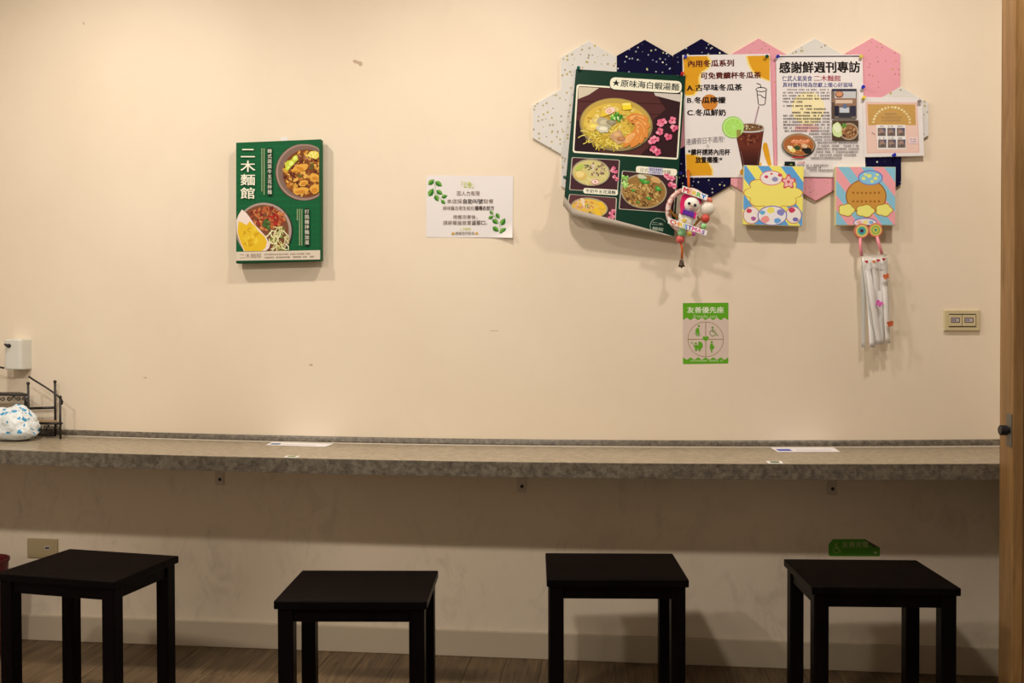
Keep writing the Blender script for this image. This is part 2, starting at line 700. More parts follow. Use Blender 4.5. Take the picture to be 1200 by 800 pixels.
# planks run towards the wall
rng = random.Random(4)
pw, pl = .125, .95
pm = {}
nplank = 0
x = -2.75
while x < 1.6:
    off = rng.uniform(0, pl)
    y1 = D - .004
    first = True
    while y1 > 1.25:
        ln = off if first and off > .25 else pl
        first = False
        y0 = max(y1 - ln, 1.2)
        v, f = box_geo(x + .0007, x + pw - .0007, y0 + .0007, y1 - .0007, -.004, 0.0)
        obj_from('plank', [(a, b, c) for a, b, c in v], f, M['plank'], floor)
        y1 = y0
    x += pw

bb = structure(box('baseboard_back', XL, XR, D - .011, D, 0.0, .092, M['baseboard'], bevel=.003))

# door frame on the right: an upright wooden jamb with a stop strip and a latch
yb_ = 2.785
r1, r2 = ray(1171.5, 420), ray(1187, 420)
xj = r1.x / r1.y * yb_                               # the reveal faces the counter; its far edge hides the counter's end
yj = xj * r2.y / r2.x
door = bpy.data.objects.new('door_1', None); door.location = (xj, yj, 0); link(door); structure(door)
box('jamb_board', xj, xj + .030, yj, yb_, 0, ZC, M['jamb'], door, .003)
box('stop_strip', xj + .0305, xj + .052, yj + .006, yb_ - .004, 0, ZC, M['jamb'], door, .003)
box('casing_board', xj + .0565, xj + .235, yj + .012, yb_ - .008, 0, ZC, M['jamb'], door, .004)
rk_ = ray(1183.5, 504)
yk = xj * rk_.y / rk_.x; zk = HC + rk_.z * xj / rk_.x
box('latch_plate', xj - .003, xj - .0002, yk - .016, yk + .018, zk - .046, zk + .046, M['steel'], door, .001)
v, f = tube_geo([(xj - .003, yk, zk), (xj - .008, yk, zk), (xj - .009, yk, zk), (xj - .026, yk, zk), (xj - .028, yk, zk)], [.009, .009, .0145, .0145, .012], 16)
obj_from('latch_knob', v, f, M['black_plastic'], door, smooth=False)


# ceiling lamps: recessed rings with the light in them, plus one added pendant
for i, (lx, ld, lz, pwr, rad, lab) in enumerate(LAMPS):
    pend = lz < ZC - .1
    t = thing('added_pendant' if pend else 'downlight', (lx, D - ld, lz), lab, 'ceiling lamp', None if pend else 'downlights in the ceiling')
    prof = ((rad + .022, 0), (rad + .020, -.006), (rad + .004, -.006), (rad + .003, 0)) if not pend else ((.012, .16), (.02, .15), (rad + .02, .03), (rad + .022, -.012), (rad + .018, -.012), (rad + .012, .02))
    V, Fc = [], []
    for rr, zz in prof:
        for q in range(24):
            a = q * math.pi / 12
            V.append((lx + rr * math.cos(a), D - ld + rr * math.sin(a), lz + zz))
    for a in range(len(prof) - 1):
        for q in range(24):
            Fc.append((a * 24 + q, a * 24 + (q + 1) % 24, (a + 1) * 24 + (q + 1) % 24, (a + 1) * 24 + q))
    obj_from('shade' if pend else 'trim_ring', V, Fc, M['black_metal'] if pend else M['white_plastic'], t)
    if pend:
        tube('cord', [(lx, D - ld, lz + .15), (lx, D - ld, ZC - .02)], .004, M['black_plastic'], t)
        tube('ceiling_rose', [(lx, D - ld, ZC - .025), (lx, D - ld, ZC)], .045, M['black_metal'], t, 20)
    ld_ = bpy.data.lights.new('bulb', 'AREA')
    ld_.shape = 'DISK'; ld_.size = rad * 2; ld_.energy = pwr; ld_.color = LAMP_COL
    lo = bpy.data.objects.new('bulb', ld_)
    lo.location = (0, 0, -.008)
    link(lo, t)

# ------------------------------------------------------------------ counter along the wall
CX0, CX1 = XL + .001, XR - .001


def lens_bow(xx):                                     # slight bow added to the counter's shape, following lens distortion
    return -.010 + .020 * ((xx + .40) / 1.75) ** 2 if abs(xx + .4) < 1.9 else -.010 + .020 * (1.9 / 1.75) ** 2


counter = thing('wall_counter', (-.8, D - .2, HT), 'long grey mottled laminate counter shelf fixed along the cream wall', 'counter')


def ribbon_x(prof, name, m, parent, nx=40, caps=True):
    """profile (off, z) swept along the wall, following the sag"""
    V, Fc = [], []
    n = len(prof)
    for i in range(nx + 1):
        xx = CX0 + (CX1 - CX0) * i / nx
        for o_, z_ in prof:
            V.append((xx, D - o_, z_ + lens_bow(xx)))
    for i in range(nx):
        for k_ in range(n):
            k2 = (k_ + 1) % n
            Fc.append((i * n + k_, i * n + k2, (i + 1) * n + k2, (i + 1) * n + k_))
    Fc.append(tuple(range(n)))
    Fc.append(tuple(nx * n + k_ for k_ in range(n - 1, -1, -1)))
    return obj_from(name, V, Fc, m, parent)


ribbon_x([(.0005, HT), (.0005, HT - TH), (DEP - .0025, HT - TH), (DEP - .0025, HT)], 'worktop', M['counter_top'], counter)
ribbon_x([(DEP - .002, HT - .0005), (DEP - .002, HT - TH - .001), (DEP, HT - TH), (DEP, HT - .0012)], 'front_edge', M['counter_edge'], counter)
ribbon_x([(.0005, HT + .023), (.0005, HT + .0005), (.010, HT + .0005), (.0095, HT + .008), (.007, HT + .017), (.004, HT + .022)], 'back_strip', M['counter_edge'], counter)  # low dark strip along the wall at the back of the counter
ribbon_x([(.010, HT + .003), (.010, HT + .0004), (.0135, HT + .0004)], 'caulk_line', M['caulk'], counter)

# old chips and scratches in the wall paint
chip = mat('bare_plaster', (.52, .40, .29), .8)
wb = bpy.data.objects['wall_back']
for pts in ([(413, 71), (416, 69.6), (420, 71.6), (424, 72.4), (425, 76), (422, 78), (419, 74.6), (415, 74)], [(574, 387.4), (584, 387.2), (584, 387.9), (575, 388)], [(284.5, 509.6), (286.6, 509.4), (286.8, 511), (284.8, 511.2)], [(97, 26), (98.4, 25.6), (98.8, 29), (97.4, 29)], [(168, 442), (172, 441.6), (172, 443), (168.4, 443.2)], [(362, 427), (366, 426), (366.4, 428.4), (363, 428.6)]):
    fr_ = [W(x_, y_, .0002) for x_, y_ in pts]
    n_ = len(fr_)
    o_ = obj_from('paint_chip', fr_ + [p_ + Vector((0, .0001, 0)) for p_ in fr_], [tuple(range(n_)), tuple(range(2 * n_ - 1, n_ - 1, -1))], chip, wb)

# brackets
for i, (bx, by) in enumerate(((257, 562), (611, 570), (975, 573))):
    p = W(bx, by, .004)
    zt = HT - TH + lens_bow(p.x) - .0008
    t = thing('shelf_bracket', (p.x, D, p.z - .02),
              ['small grey angle bracket under the counter below the green menu board', 'small grey angle bracket under the counter, middle one of three', 'small grey angle bracket under the counter above the green sticker'][i], 'bracket', 'angle brackets under the counter')
    zb = p.z - .020
    g = merge([box_geo(p.x - .016, p.x + .016, D - .004, D - .0004, zb, zt), box_geo(p.x - .016, p.x + .016, D - .11, D - .004, zt - .004, zt)])
    obj_from('angle_plate', *g, M['zinc'], t)
    v, f = sphere_geo((p.x + .002, D - .0045, p.z + .001), .0062, .004, .0062, 10, 6)
    obj_from('screw', v, f, M['black_plastic'], t, smooth=True)


# ------------------------------------------------------------------ stools
def make_stool(cx, cy, rz, label):
    hs, wx, wy = .45, .395, .302
    t = thing('wooden_stool', (cx, cy, 0), label, 'stool', 'stools along the counter', rz)

    def part(name, x0, x1, y0, y1, z0, z1, bv):
        v, f = box_geo(x0, x1, y0, y1, z0, z1)
        me = bpy.data.meshes.new(name); me.from_pydata(v, [], f); me.materials.append(M['black_wood'])
        bm = bmesh.new(); bm.from_mesh(me)
        bmesh.ops.bevel(bm, geom=bm.edges[:], offset=bv, segments=2, affect='EDGES', profile=.5)
        bm.to_mesh(me); bm.free()
        return link(bpy.data.objects.new(name, me), t)
    part('seat', -wx / 2, wx / 2, -wy / 2, wy / 2, hs - .022, hs, .003)
    a, b = wx / 2 - .008, wy / 2 - .008
    lg = .040
    for sx in (-1, 1):
        for sy in (-1, 1):
            x0, x1 = sorted((sx * a, sx * (a - lg)))
            y0, y1 = sorted((sy * b, sy * (b - lg)))
            part('leg', x0, x1, y0, y1, 0, hs - .022, .003)
    for sy in (-1, 1):
        y0, y1 = sorted((sy * (b - .006), sy * (b - .024)))
        part('apron', -a + lg, a - lg, y0, y1, hs - .022 - .036, hs - .022, .002)
    for sx in (-1, 1):
        x0, x1 = sorted((sx * (a - .006), sx * (a - .024)))
        part('apron', x0, x1, -b + lg, b - lg, hs - .022 - .036, hs - .022, .002)
    return t


make_stool(-1.553, 2.565, math.radians(-7.5), 'black wooden stool below the metal rack, beside the low wall socket')
make_stool(-.690, 2.432, math.radians(5.5), 'black wooden stool standing farthest out from the counter, below the notice with leaves')
make_stool(-.006, 2.707, math.radians(5.0), 'black wooden stool below the green friendly seat sticker, tucked partly under the counter')
make_stool(.714, 2.703, math.radians(4.0), 'black wooden stool in front of the small green charging sticker next to the door frame')

# ------------------------------------------------------------------ felt hexagon tiles on the wall
HEX = [  # centre x, centre y in the photograph, colour, label
    (690, 86, 'white', 'white speckled hexagon tile, topmost white one, above the food poster corner'),
    (755.5, 84.5, 'navy', 'navy blue speckled hexagon tile above the star on the food poster'),
    (822, 83.5, 'navy', 'navy blue speckled hexagon tile behind the top of the drinks notice'),
    (889, 83, 'pink', 'pink speckled hexagon tile peeking out between the drinks notice and the magazine sheet tops'),
    (955, 83, 'white', 'white speckled hexagon tile behind the top edge of the magazine sheet'),
    (1022, 82.5, 'pink', 'pink speckled hexagon tile above the gold and pink certificate'),
    (657, 142.5, 'white', 'white speckled hexagon tile jutting out furthest beside the food poster'),
    (788.5, 141, 'pink', 'pink hexagon tile showing only a sliver between food poster and drinks notice'),
    (922, 140, 'pink', 'pink hexagon tile showing as a strip between drinks notice and magazine sheet'),
    (1055, 139.5, 'white', 'white speckled hexagon tile behind the gold and pink certificate'),
    (690.5, 199, 'white', 'white hexagon tile whose edge shows beside the small noodle pictures'),
    (822.5, 198, 'navy', 'navy blue speckled hexagon tile under the bottom edge of the drinks notice'),
    (889.5, 197, 'pink', 'pink hexagon tile behind the yellow striped canvas'),
    (956, 197, 'pink', 'pink hexagon tile whose point shows between the two small canvases'),
    (1023, 196.5, 'navy', 'navy blue speckled hexagon tile under the gold and pink certificate'),
]
for hx, hy, c, lab in HEX:
    sc_ = 1 + (hx - 850) * 2.2e-5
    hw, sd = 33.0 * sc_, 38.2 * sc_
    pts = [(hx, hy - sd), (hx + hw, hy - sd / 2), (hx + hw, hy + sd / 2), (hx, hy + sd), (hx - hw, hy + sd / 2), (hx - hw, hy - sd / 2)]
    o = slab('hexagon_tile', pts, .0003, .009, M['hex_' + c], None, lab, 'wall tile', 'hexagon felt tiles on the wall', bevel=.0012)
HOFF = .0093


def sheet_thing(name, q, off, label, cat, group=None, th=.0004, m='white_paper', curve=None):
    c = W(sum(p[0] for p in q) / 4, max(p[1] for p in q), off)
    t = thing(name, (c.x, D - off, c.z), label, cat, group)
    slab('sheet', q, off, th, M[m], t)
    return t, Sheet(W(q[0][0], q[0][1], off + th), parent=t)


CREAM = S(238, 226, 198)
INK = S(34, 24, 22)


def scatter(s, cx, cy, rx, ry, cols, n, rng, r=(1.2, 2.6), clip=None, asp=.6):
    s.layer += 1
    for i in range(n):
        a, q = rng.uniform(0, 2 * math.pi), math.sqrt(rng.random())
        if i % 8 == 0:
            s.layer += 1
        rr = rng.uniform(*r)
        s.blob(cx + rx * q * math.cos(a), cy + ry * q * math.sin(a), rr, rr * asp, rng.choice(cols), rng, rng.uniform(0, 3.1), 7, .3, clip)


def noodles(s, cx, cy, rx, ry, cols, n, rng, wd=.8, ln=6, clip=None):
    for i in range(n):
        if i % 6 == 0:
            s.layer += 1
        a, q = rng.uniform(0, 2 * math.pi), math.sqrt(rng.random())
        x, y, d, b = cx + rx * q * math.cos(a), cy + ry * q * math.sin(a), rng.uniform(0, 3.14), rng.uniform(-.5, .5)
        pts = []
        for k in range(5):
            pts.append((x, y)); x += math.cos(d) * ln / 4; y += math.sin(d) * ln / 4; d += b
        if clip:
            pts = [(min(max(u, clip[0]), clip[2]), min(max(v, clip[1]), clip[3])) for u, v in pts]
        s.stroke(pts, wd, rng.choice(cols), up=False)


def flowers(s, pts, rng, r=2.6):
    for x, y in pts:
        s.layer += 1
        for k in range(5):
            a = k * 1.2566 + rng.random()
            s.ell(x + r * .62 * math.cos(a), y + r * .62 * math.sin(a), r * .55, r * .5, rng.choice([S(226, 118, 140), S(214, 92, 122), S(236, 150, 165)]), n=8, up=False)
        s.ell(x, y, r * .28, r * .28, S(170, 40, 60), n=6)


# ---- green menu board
rng = random.Random(11)
q = [(276.5, 167), (375.5, 163), (375.5, 305.5), (276.5, 308.5)]
OFFP, THP = .012, .028
c = W(326, 308, OFFP)
t = thing('menu_board', (c.x, D - OFFP, c.z), 'green menu board with two bowls of noodles hung alone on the bare wall', 'menu board')
slab('board', q, OFFP, THP, mat('green_board', S(20, 86, 48), .5, .12), t, bevel=.002)
slab('hanger_tab', [(329, 161), (337, 160.5), (337, 166), (329, 166)], OFFP - .002, .001, M['white_paper'], t)
obj_from('wall_spacer', *box_geo(c.x - .04, c.x + .04, D - OFFP, D - .0002, c.z + .25, c.z + .30), M['white_plastic'], t)
s = Sheet(W(277, 167, OFFP + THP), parent=t)
# woven check of the printed background
for i in range(17):
    yy = 171 + i * 7.7
    s.poly([(277.5, yy), (374.5, yy - .8), (374.5, yy + 1.2), (277.5, yy + 2)], S(25, 95, 54), i == 0)
for i in range(14):
    xx = 280 + i * 7
    s.poly([(xx, 169), (xx + 2, 169), (xx + 2, 294), (xx, 294)], S(24, 92, 52), i == 0)
s.build('check_pattern', t)
clip = (277.2, 169, 374.3, 234.8)
s.ell(356, 202, 33.6, 33.8, S(70, 50, 42), clip=clip, n=48)
s.ell(356.3, 201.6, 33, 33, S(158, 128, 112), clip=clip, n=48)
s.ell(357, 201.5, 31.2, 31, S(128, 98, 84), clip=clip, n=48)
s.ell(359, 203, 27.5, 28, S(120, 66, 34), clip=clip, n=40)
clip2 = (328, 174, 373.8, 231)
scatter(s, 358, 203, 25, 25, [S(206, 146, 58), S(176, 108, 44), S(128, 66, 36), S(222, 168, 80), S(150, 84, 40), S(92, 44, 28)], 210, rng, (1.6, 4.0), clip2, .55)
scatter(s, 356, 190, 14, 9, [S(140, 84, 52), S(188, 128, 96), S(120, 62, 40)], 26, rng, (1.6, 3.6), clip2, .3)
for x, y, r in ((340, 192, 6), (345, 186, 5), (337, 197, 3.6)):
    s.blob(x, y, r, r * .7, S(196, 200, 62), rng, -.7, 11, .35, clip2, True)
    s.blob(x + 1, y - 1, r * .5, r * .35, S(226, 228, 120), rng, -.7, 9, .35, clip2, True)
s.blob(367, 181, 7, 5.4, S(228, 206, 92), rng, 0, 11, .25, clip2, True)
scatter(s, 367, 181, 5, 4, [S(244, 232, 150), S(220, 190, 70)], 10, rng, (1, 2), clip2)
for x, y, a, b in ((352, 197, 8, 4.5), (369, 208, 6, 5), (352, 224, 9, 4), (369, 222, 6, 6), (346, 200, 6, 2), (356, 214, 5, 3)):
    s.blob(x, y, a, b, S(222, 160, 66), rng, rng.uniform(-.4, .4), 9, .2, clip2, True)
    s.blob(x, y + .8, a * .7, b * .5, S(198, 128, 44), rng, rng.uniform(-.4, .4), 9, .2, clip2, True)
for x, y in ((366, 193), (364, 197), (351, 206)):
    s.blob(x, y, 2.6, 1.6, S(92, 96, 40), rng, .5, 8, .3, clip2, True)
s.build('noodle_picture', t, 'printed bowl of meat noodles with cabbage')
clip = (277.2, 236, 350, 294)
s.ell(310, 270.4, 33.2, 33.4, S(52, 48, 40), clip=clip, n=48)
s.ell(309, 270, 32.6, 32.6, S(168, 142, 128), clip=clip, n=48)
s.ell(308.5, 270, 30, 30, S(120, 72, 48), clip=clip, n=44)
clip2 = (277.6, 240, 338, 293.6)
scatter(s, 312, 256, 22, 13, [S(178, 92, 52), S(150, 58, 40), S(204, 128, 74), S(120, 40, 32), S(190, 110, 60)], 200, rng, (1.4, 3), clip2, .55)
scatter(s, 322, 256, 6, 7, [S(176, 46, 36), S(150, 36, 32)], 14, rng, (1.5, 2.8), clip2)
noodles(s, 326, 277, 11, 13, [S(222, 208, 150), S(206, 188, 120), S(232, 222, 172), S(120, 128, 62)], 60, rng, 1.1, 10, clip2)
scatter(s, 312, 262, 4.5, 7, [S(70, 100, 48), S(96, 120, 60), S(52, 80, 40)], 20, rng, (1.2, 2.6), clip2)
egg = [(155, 175), (220, 230), (280, 310), (330, 385), (400, 455), (470, 530), (530, 640), (520, 690), (480, 728), (180, 735), (130, 620), (85, 480), (80, 320), (110, 245)]
s.poly([(270 + a / 11.43, 230 + b / 11.43) for a, b in egg], S(232, 206, 190))
yolk = [(110, 335), (160, 350), (215, 385), (260, 330), (320, 400), (380, 470), (455, 530), (490, 610), (470, 690), (420, 732), (190, 732), (135, 610), (95, 480)]
s.poly([(270 + a / 11.43, 230 + b / 11.43) for a, b in yolk], S(224, 178, 40))
scatter(s, 294, 276, 10, 13, [S(232, 196, 62), S(208, 156, 30), S(226, 186, 50)], 40, rng, (1.4, 3), (279, 262, 311, 293), .7)
s.build('noodle_picture', t, 'printed bowl of minced pork noodles with fried egg')
s.layer += 1
s.poly([(276.8, 295), (375.2, 293), (375.2, 304), (276.8, 305.5)], S(214, 194, 168))
s.poly([(276.8, 305.4), (375.2, 303.9), (375.2, 305.3), (276.8, 308.2)], S(16, 62, 36))
s.text('二木麵館', [(280.5, 297.6), (306.5, 297), (306.5, 302.2), (280.5, 303)], S(120, 92, 84))
for yy, x0, x1 in ((298.3, 310, 363), (301.8, 310, 368)):
    s.marks(x0, x1, yy, 1.7, S(122, 96, 84), rng, -.02)
s.build('white_strip', t)
s.vtext('二木麵館', 283, 171.5, 298, 234.5, CREAM, B1)
s.rrect([(313.2, 173), (318.8, 173), (318.8, 229), (313.2, 229)], 2, S(30, 48, 34))
s.vtext('韓式蔬菜牛五花拌麵', 313.8, 174, 318.3, 228, CREAM)
s.build('caption_pill', t)
s.rrect([(356.8, 244), (362.6, 244), (362.6, 288), (356.8, 288)], 2, S(30, 48, 34))
s.vtext('打拋豬拌麵加蛋', 357.4, 245, 362, 287, CREAM)
s.build('caption_pill', t)
for x0, y0, y1 in ((308.6, 174, 227), (306, 174, 223), (352.8, 245, 287), (350.2, 245, 287), (347.6, 245, 257)):
    s.layer += 1
    yy = y0
    while yy < y1:
        s.quad(x0, yy, x0 + 1.6, yy + .5, S(170, 180, 130), False)
        s.quad(x0 + .4, yy + .8, x0 + 1.6, yy + 1.3, S(170, 180, 130), False)
        s.quad(x0 + .6, yy, x0 + 1.0, yy + 1.4, S(170, 180, 130), False)
        yy += 1.95
    s.build('fine_print', t)

# ---- notice with leaves
rng = random.Random(5)
q = [(500, 205.5), (601.5, 206.2), (600.5, 278.5), (499.2, 277.8)]
c = W(550, 278, .001)
t = thing('paper_notice', (c.x, D - .001, c.z), 'white self-service notice with green leaf sprigs taped flat on the wall', 'notice')
# gently wavy sheet with a lifted lower corner
V, Fc = [], []
nx, ny = 20, 14


def lift(u, v):
    cor = max(0, u + v - 1.72) / .28
    return .0012 + .0006 * math.sin(u * 7 + v * 3) + .016 * cor ** 2


for j in range(ny + 1):
    for i in range(nx + 1):
        u, v_ = i / nx, j / ny
        a = Vector(q[0]).lerp(Vector(q[1]), u); b = Vector(q[3]).lerp(Vector(q[2]), u)
        p = a.lerp(b, v_)
        V.append(W(p.x, p.y, lift(u, v_)))
for j in range(ny):
    for i in range(nx):
        k = j * (nx + 1) + i
        Fc.append((k + nx + 1, k + nx + 2, k + 1, k))
o = obj_from('sheet', V, Fc, M['white_paper'], t)
so = o.modifiers.new('thickness', 'SOLIDIFY'); so.thickness = .0003
s = Sheet(W(500, 206, .0022), parent=t)
YG = S(196, 200, 96); BR = S(112, 84, 66); BD = S(66, 46, 38)
s.text('「公告」', (537.5, 213, 558, 220), YG, B1)
s.text('因人力有限', (535, 224, 562.4, 229.2), BR)
s.text('本店採', (523.6, 233.4, 541.6, 238.4), BR)
s.text('自助叫號', (541.8, 233.2, 566, 238.6), BD, B1)
s.text('取餐', (566.4, 233.4, 578.4, 238.4), BR)
s.text('調味醬及衛生紙在', (518.8, 241.6, 556, 246.2), BR)
s.text('櫃檯右前方', (556.2, 241.4, 579.4, 246.4), BD, B1)
s.text('用餐完畢後，', (530.7, 252, 563, 256.6), BR)
s.text('請將餐盤放置', (519, 258.6, 552.5, 263.4), BR)
s.text('返卻口', (552.7, 258.4, 569, 263.6), BD, B1)
s.text('。', (569.2, 258.6, 574.4, 263.4), BR)
s.text('二木麵館', (538.5, 266.6, 552, 269.9), YG)
s.text('感謝您的配合', (533.4, 271.6, 556.2, 275.2), BR)
for bx in (531, 558.5):
    s.poly([(bx - 2.2, 274.6), (bx - 1.4, 272.6), (bx, 271.6), (bx + 1.4, 272.6), (bx + 2.2, 274.6)], S(206, 160, 70))
    s.build('bell_print', t)
Z = lambda a, b: (490 + a / 8.425, 195 + b / 8.425)
LEAF = [((100, 180), (160, 128)), ((168, 148), (238, 195)), ((105, 295), (150, 215)), ((178, 235), (242, 275)), ((165, 280), (200, 345)), ((228, 305), (288, 285)), ((226, 330), (270, 368)),
        ((707, 438), (744, 474)), ((692, 512), (745, 490)), ((770, 460), (803, 515)), ((732, 520), (788, 565)), ((816, 580), (858, 510)), ((735, 595), (798, 640)), ((806, 662), (868, 605))]
for a, b in LEAF:
    A_, B_ = Vector(Z(*a)), Vector(Z(*b))
    d = B_ - A_; n_ = Vector((-d.y, d.x)) * .30
    for sg, colr in ((1, S(52, 112, 40)), (-1, S(112, 162, 66))):
        s.poly([tuple(A_), tuple(A_ + d * .3 + n_ * sg), tuple(A_ + d * .65 + n_ * sg * .9), tuple(B_)], colr)
    s.build('leaf_print', t)
for st_ in ([(150, 135), (170, 200), (165, 260), (215, 310), (240, 345)], [(720, 450), (760, 500), (800, 560), (815, 620), (800, 660)]):
    s.stroke([Z(*p) for p in st_], .5, S(150, 176, 110))
    s.build('stem_print', t)

# ---- food poster, pinned at the top, hanging away from the wall at the bottom
rng = random.Random(21)
pA, pB, pC = W(675, 81, .0125), W(803.5, 89, .0125), W(660.5, 240, .042)
nrm = (pB - pA).cross(pC - pA).normalized()
if nrm.y > 0:
    nrm = -nrm
s = Sheet(pA, nrm)
outline = [(675, 81), (803.5, 89), (790, 277.5), (720, 262.5), (672.5, 251), (660.8, 236)]
c = s.P(725, 262, 0)
t = thing('food_poster', (c.x, c.y, c.z), 'large dark green noodle poster pinned over hexagon tiles with its bottom edge curling', 'poster')
s.parent = t
GREEN = mat('poster_green', S(9, 50, 34), .40, .16)
fr = [s.P(x, y, 0) for x, y in outline]
bk = [p - nrm * .0004 for p in fr]
n = len(fr)
o = obj_from('sheet', fr + bk, [tuple(range(n - 1, -1, -1)), tuple(range(n, 2 * n))] + [(i, (i + 1) % n, n + (i + 1) % n, n + i) for i in range(n)], None, t, mats=[GREEN, M['paper_back']], midx=[0, 1] + [1] * n)
# the rolled-up bottom edge shows the pale back of the paper
V, Fc = [], []
m_ = 18
for i in range(m_ + 1):
    u = i / m_
    e0, e1, e2 = Vector((660.8, 236)), Vector((672.5, 251)), Vector((790, 277.5))
    p = e0.lerp(e1, u / .12) if u < .12 else e1.lerp(e2, (u - .12) / .88)
    base = s.P(p.x, p.y, 0)
    rad = .017 * (1 - u) ** .8 + .0010
    up_ = (pA - pC).normalized()
    for k in range(9):
        a = math.radians(-90 + 215 * k / 8) if False else math.radians(235 * k / 8)
        V.append(base + nrm * (rad - rad * math.cos(a)) - up_ * (rad * math.sin(a)))
for i in range(m_):
    for k in range(8):
        Fc.append((i * 9 + k, (i + 1) * 9 + k, (i + 1) * 9 + k + 1, i * 9 + k + 1))
o = obj_from('curled_edge', V, Fc, M['paper_back'], t, smooth=True)
o['label'] = 'pale grey back of the rolled bottom edge'
# main picture
s.layer = 1
s.rrect([(675.8, 98.6), (799.8, 106.5), (794.6, 187), (671, 178.8)], 3.5, CREAM)
s.rrect([(677.6, 100.6), (798, 108.4), (793, 185), (672.8, 177)], 2.5, S(84, 44, 42))
s.poly([(677.8, 101.5), (702, 103), (690, 111), (677.5, 116)], S(206, 188, 160))
s.poly([(797.6, 110.5), (797, 119.5), (768, 112), (766, 107.8)], S(206, 190, 176))
for i, (x0, y0, x1, y1) in enumerate(((677.4, 118, 797, 122), (676.6, 132, 796.2, 134), (675.6, 150, 795.4, 150))):
    s.poly([(x0, y0), (x1, y1), (x1, y1 + 1), (x0, y0 + 1.2)], S(62, 30, 30), i == 0)
s.poly([(675.5, 140), (690, 150), (700, 172), (705, 178.8), (673.4, 176.6)], S(44, 24, 30))
s.poly([(770, 112.6), (796.6, 120), (793, 184.8), (750, 181.8), (764, 168), (766, 140), (780, 128)], S(52, 28, 30))
s.ell(722.4, 146.8, 43.4, 32, S(58, 44, 34), rot=5, n=48)
s.ell(722, 145.8, 42.8, 31, S(150, 126, 82), rot=5, n=48)
s.ell(722, 144.4, 41, 28.8, S(190, 156, 72), rot=5, n=48)
s.ell(722, 146.5, 38, 25.5, S(214, 176, 70), rot=5, n=44)
scatter(s, 722, 146, 36, 23, [S(220, 186, 84), S(200, 160, 56), S(232, 204, 120), S(190, 146, 50)], 120, rng, (1.5, 3.6))
noodles(s, 710, 157, 25, 13, [S(228, 200, 84), S(206, 178, 58), S(236, 214, 110), S(190, 160, 50)], 110, rng, 1.0, 9)
scatter(s, 706, 150, 12, 12, [S(150, 150, 60), S(222, 196, 90)], 20, rng, (.8, 1.5))
for k in range(6):                                                       # prawns fanned on the right
    a = math.radians(-48 + k * 27)
    x, y = 738 + 13.5 * math.cos(a), 149 + 13.5 * math.sin(a)
    s.blob(x, y, 12, 6.2, S(218, 134, 60), rng, a + .9, 12, .12, None, True)
    s.blob(x - .8, y - .8, 8.5, 3.4, S(234, 172, 104), rng, a + .9, 10, .12, None, True)
    for d in (-4, -1, 2):
        xx, yy = x + d * math.cos(a + .9), y + d * math.sin(a + .9)
        s.stroke([(xx - 2 * math.sin(a + .9), yy + 2 * math.cos(a + .9)), (xx + 2 * math.sin(a + .9), yy - 2 * math.cos(a + .9))], .5, S(190, 96, 40), up=False)
for x, y, r_, cc in ((695, 148, 8, S(226, 190, 90)), (700, 142, 7, S(214, 186, 110)), (726, 164, 7, S(206, 160, 116)), (708, 144, 9.5, S(178, 164, 132)), (706, 151, 8, S(206, 194, 166)), (716, 143, 6, S(150, 136, 108)), (722, 158, 8.5, S(196, 150, 104)), (728, 163, 5, S(172, 116, 74))):
    s.blob(x, y, r_, r_ * .6, cc, rng, rng.uniform(-.4, .4), 11, .18, None, True)
    s.blob(x + .6, y - .6, r_ * .55, r_ * .3, tuple(min(.86, q_ * 1.35) for q_ in cc), rng, 0, 9, .2, None, True)
s.blob(712, 131, 9, 3.4, S(228, 190, 60), rng, -.5, 10, .2, None, True)
s.blob(715, 129.5, 6, 4, S(238, 202, 176), rng, -.3, 10, .15, None, True)
s.ring(714, 130, 2.2, 1.7, .7, S(214, 120, 96), 12)
s.poly([(729, 121), (739, 120.5), (740.5, 128), (730, 129)], S(240, 206, 48))
s.poly([(729, 121), (739, 120.5), (738.6, 123), (729.4, 123.4)], S(250, 226, 110))
scatter(s, 736, 140, 12, 8, [S(120, 70, 34), S(96, 54, 28)], 22, rng, (.5, 1.0))
scatter(s, 723.5, 137.5, 7.5, 5, [S(70, 150, 44), S(126, 190, 70), S(206, 226, 150), S(50, 120, 40)], 30, rng, (1.1, 2.2), None, .7)
flowers(s, [(774, 144), (777, 143), (773, 154), (783, 160), (764, 165), (768, 163), (790, 150), (788, 141), (766, 175), (770, 178)], rng, 4.2)
s.build('soup_picture', t, 'printed bowl of prawn noodle soup with pink blossoms')
# three small pictures
s.layer = 1


def small_pic(q, bg, bc, brx, bry, rot, cols, extra):
    s.rrect(q, 2, S(196, 182, 160))
    cen = Vector((sum(p[0] for p in q) / 4, sum(p[1] for p in q) / 4))
    s.rrect([tuple(Vector(p) + (cen - Vector(p)).normalized() * 1.2) for p in q], 1.6, bg)
    s.ell(bc[0] + .3, bc[1] + .6, brx + .6, bry + .6, S(40, 26, 24), rot=rot)
    s.ell(bc[0], bc[1], brx, bry, S(168, 150, 118), rot=rot)
    s.ell(bc[0], bc[1] + .2, brx - 1.6, bry - 1.5, cols[0], rot=rot)
    extra()


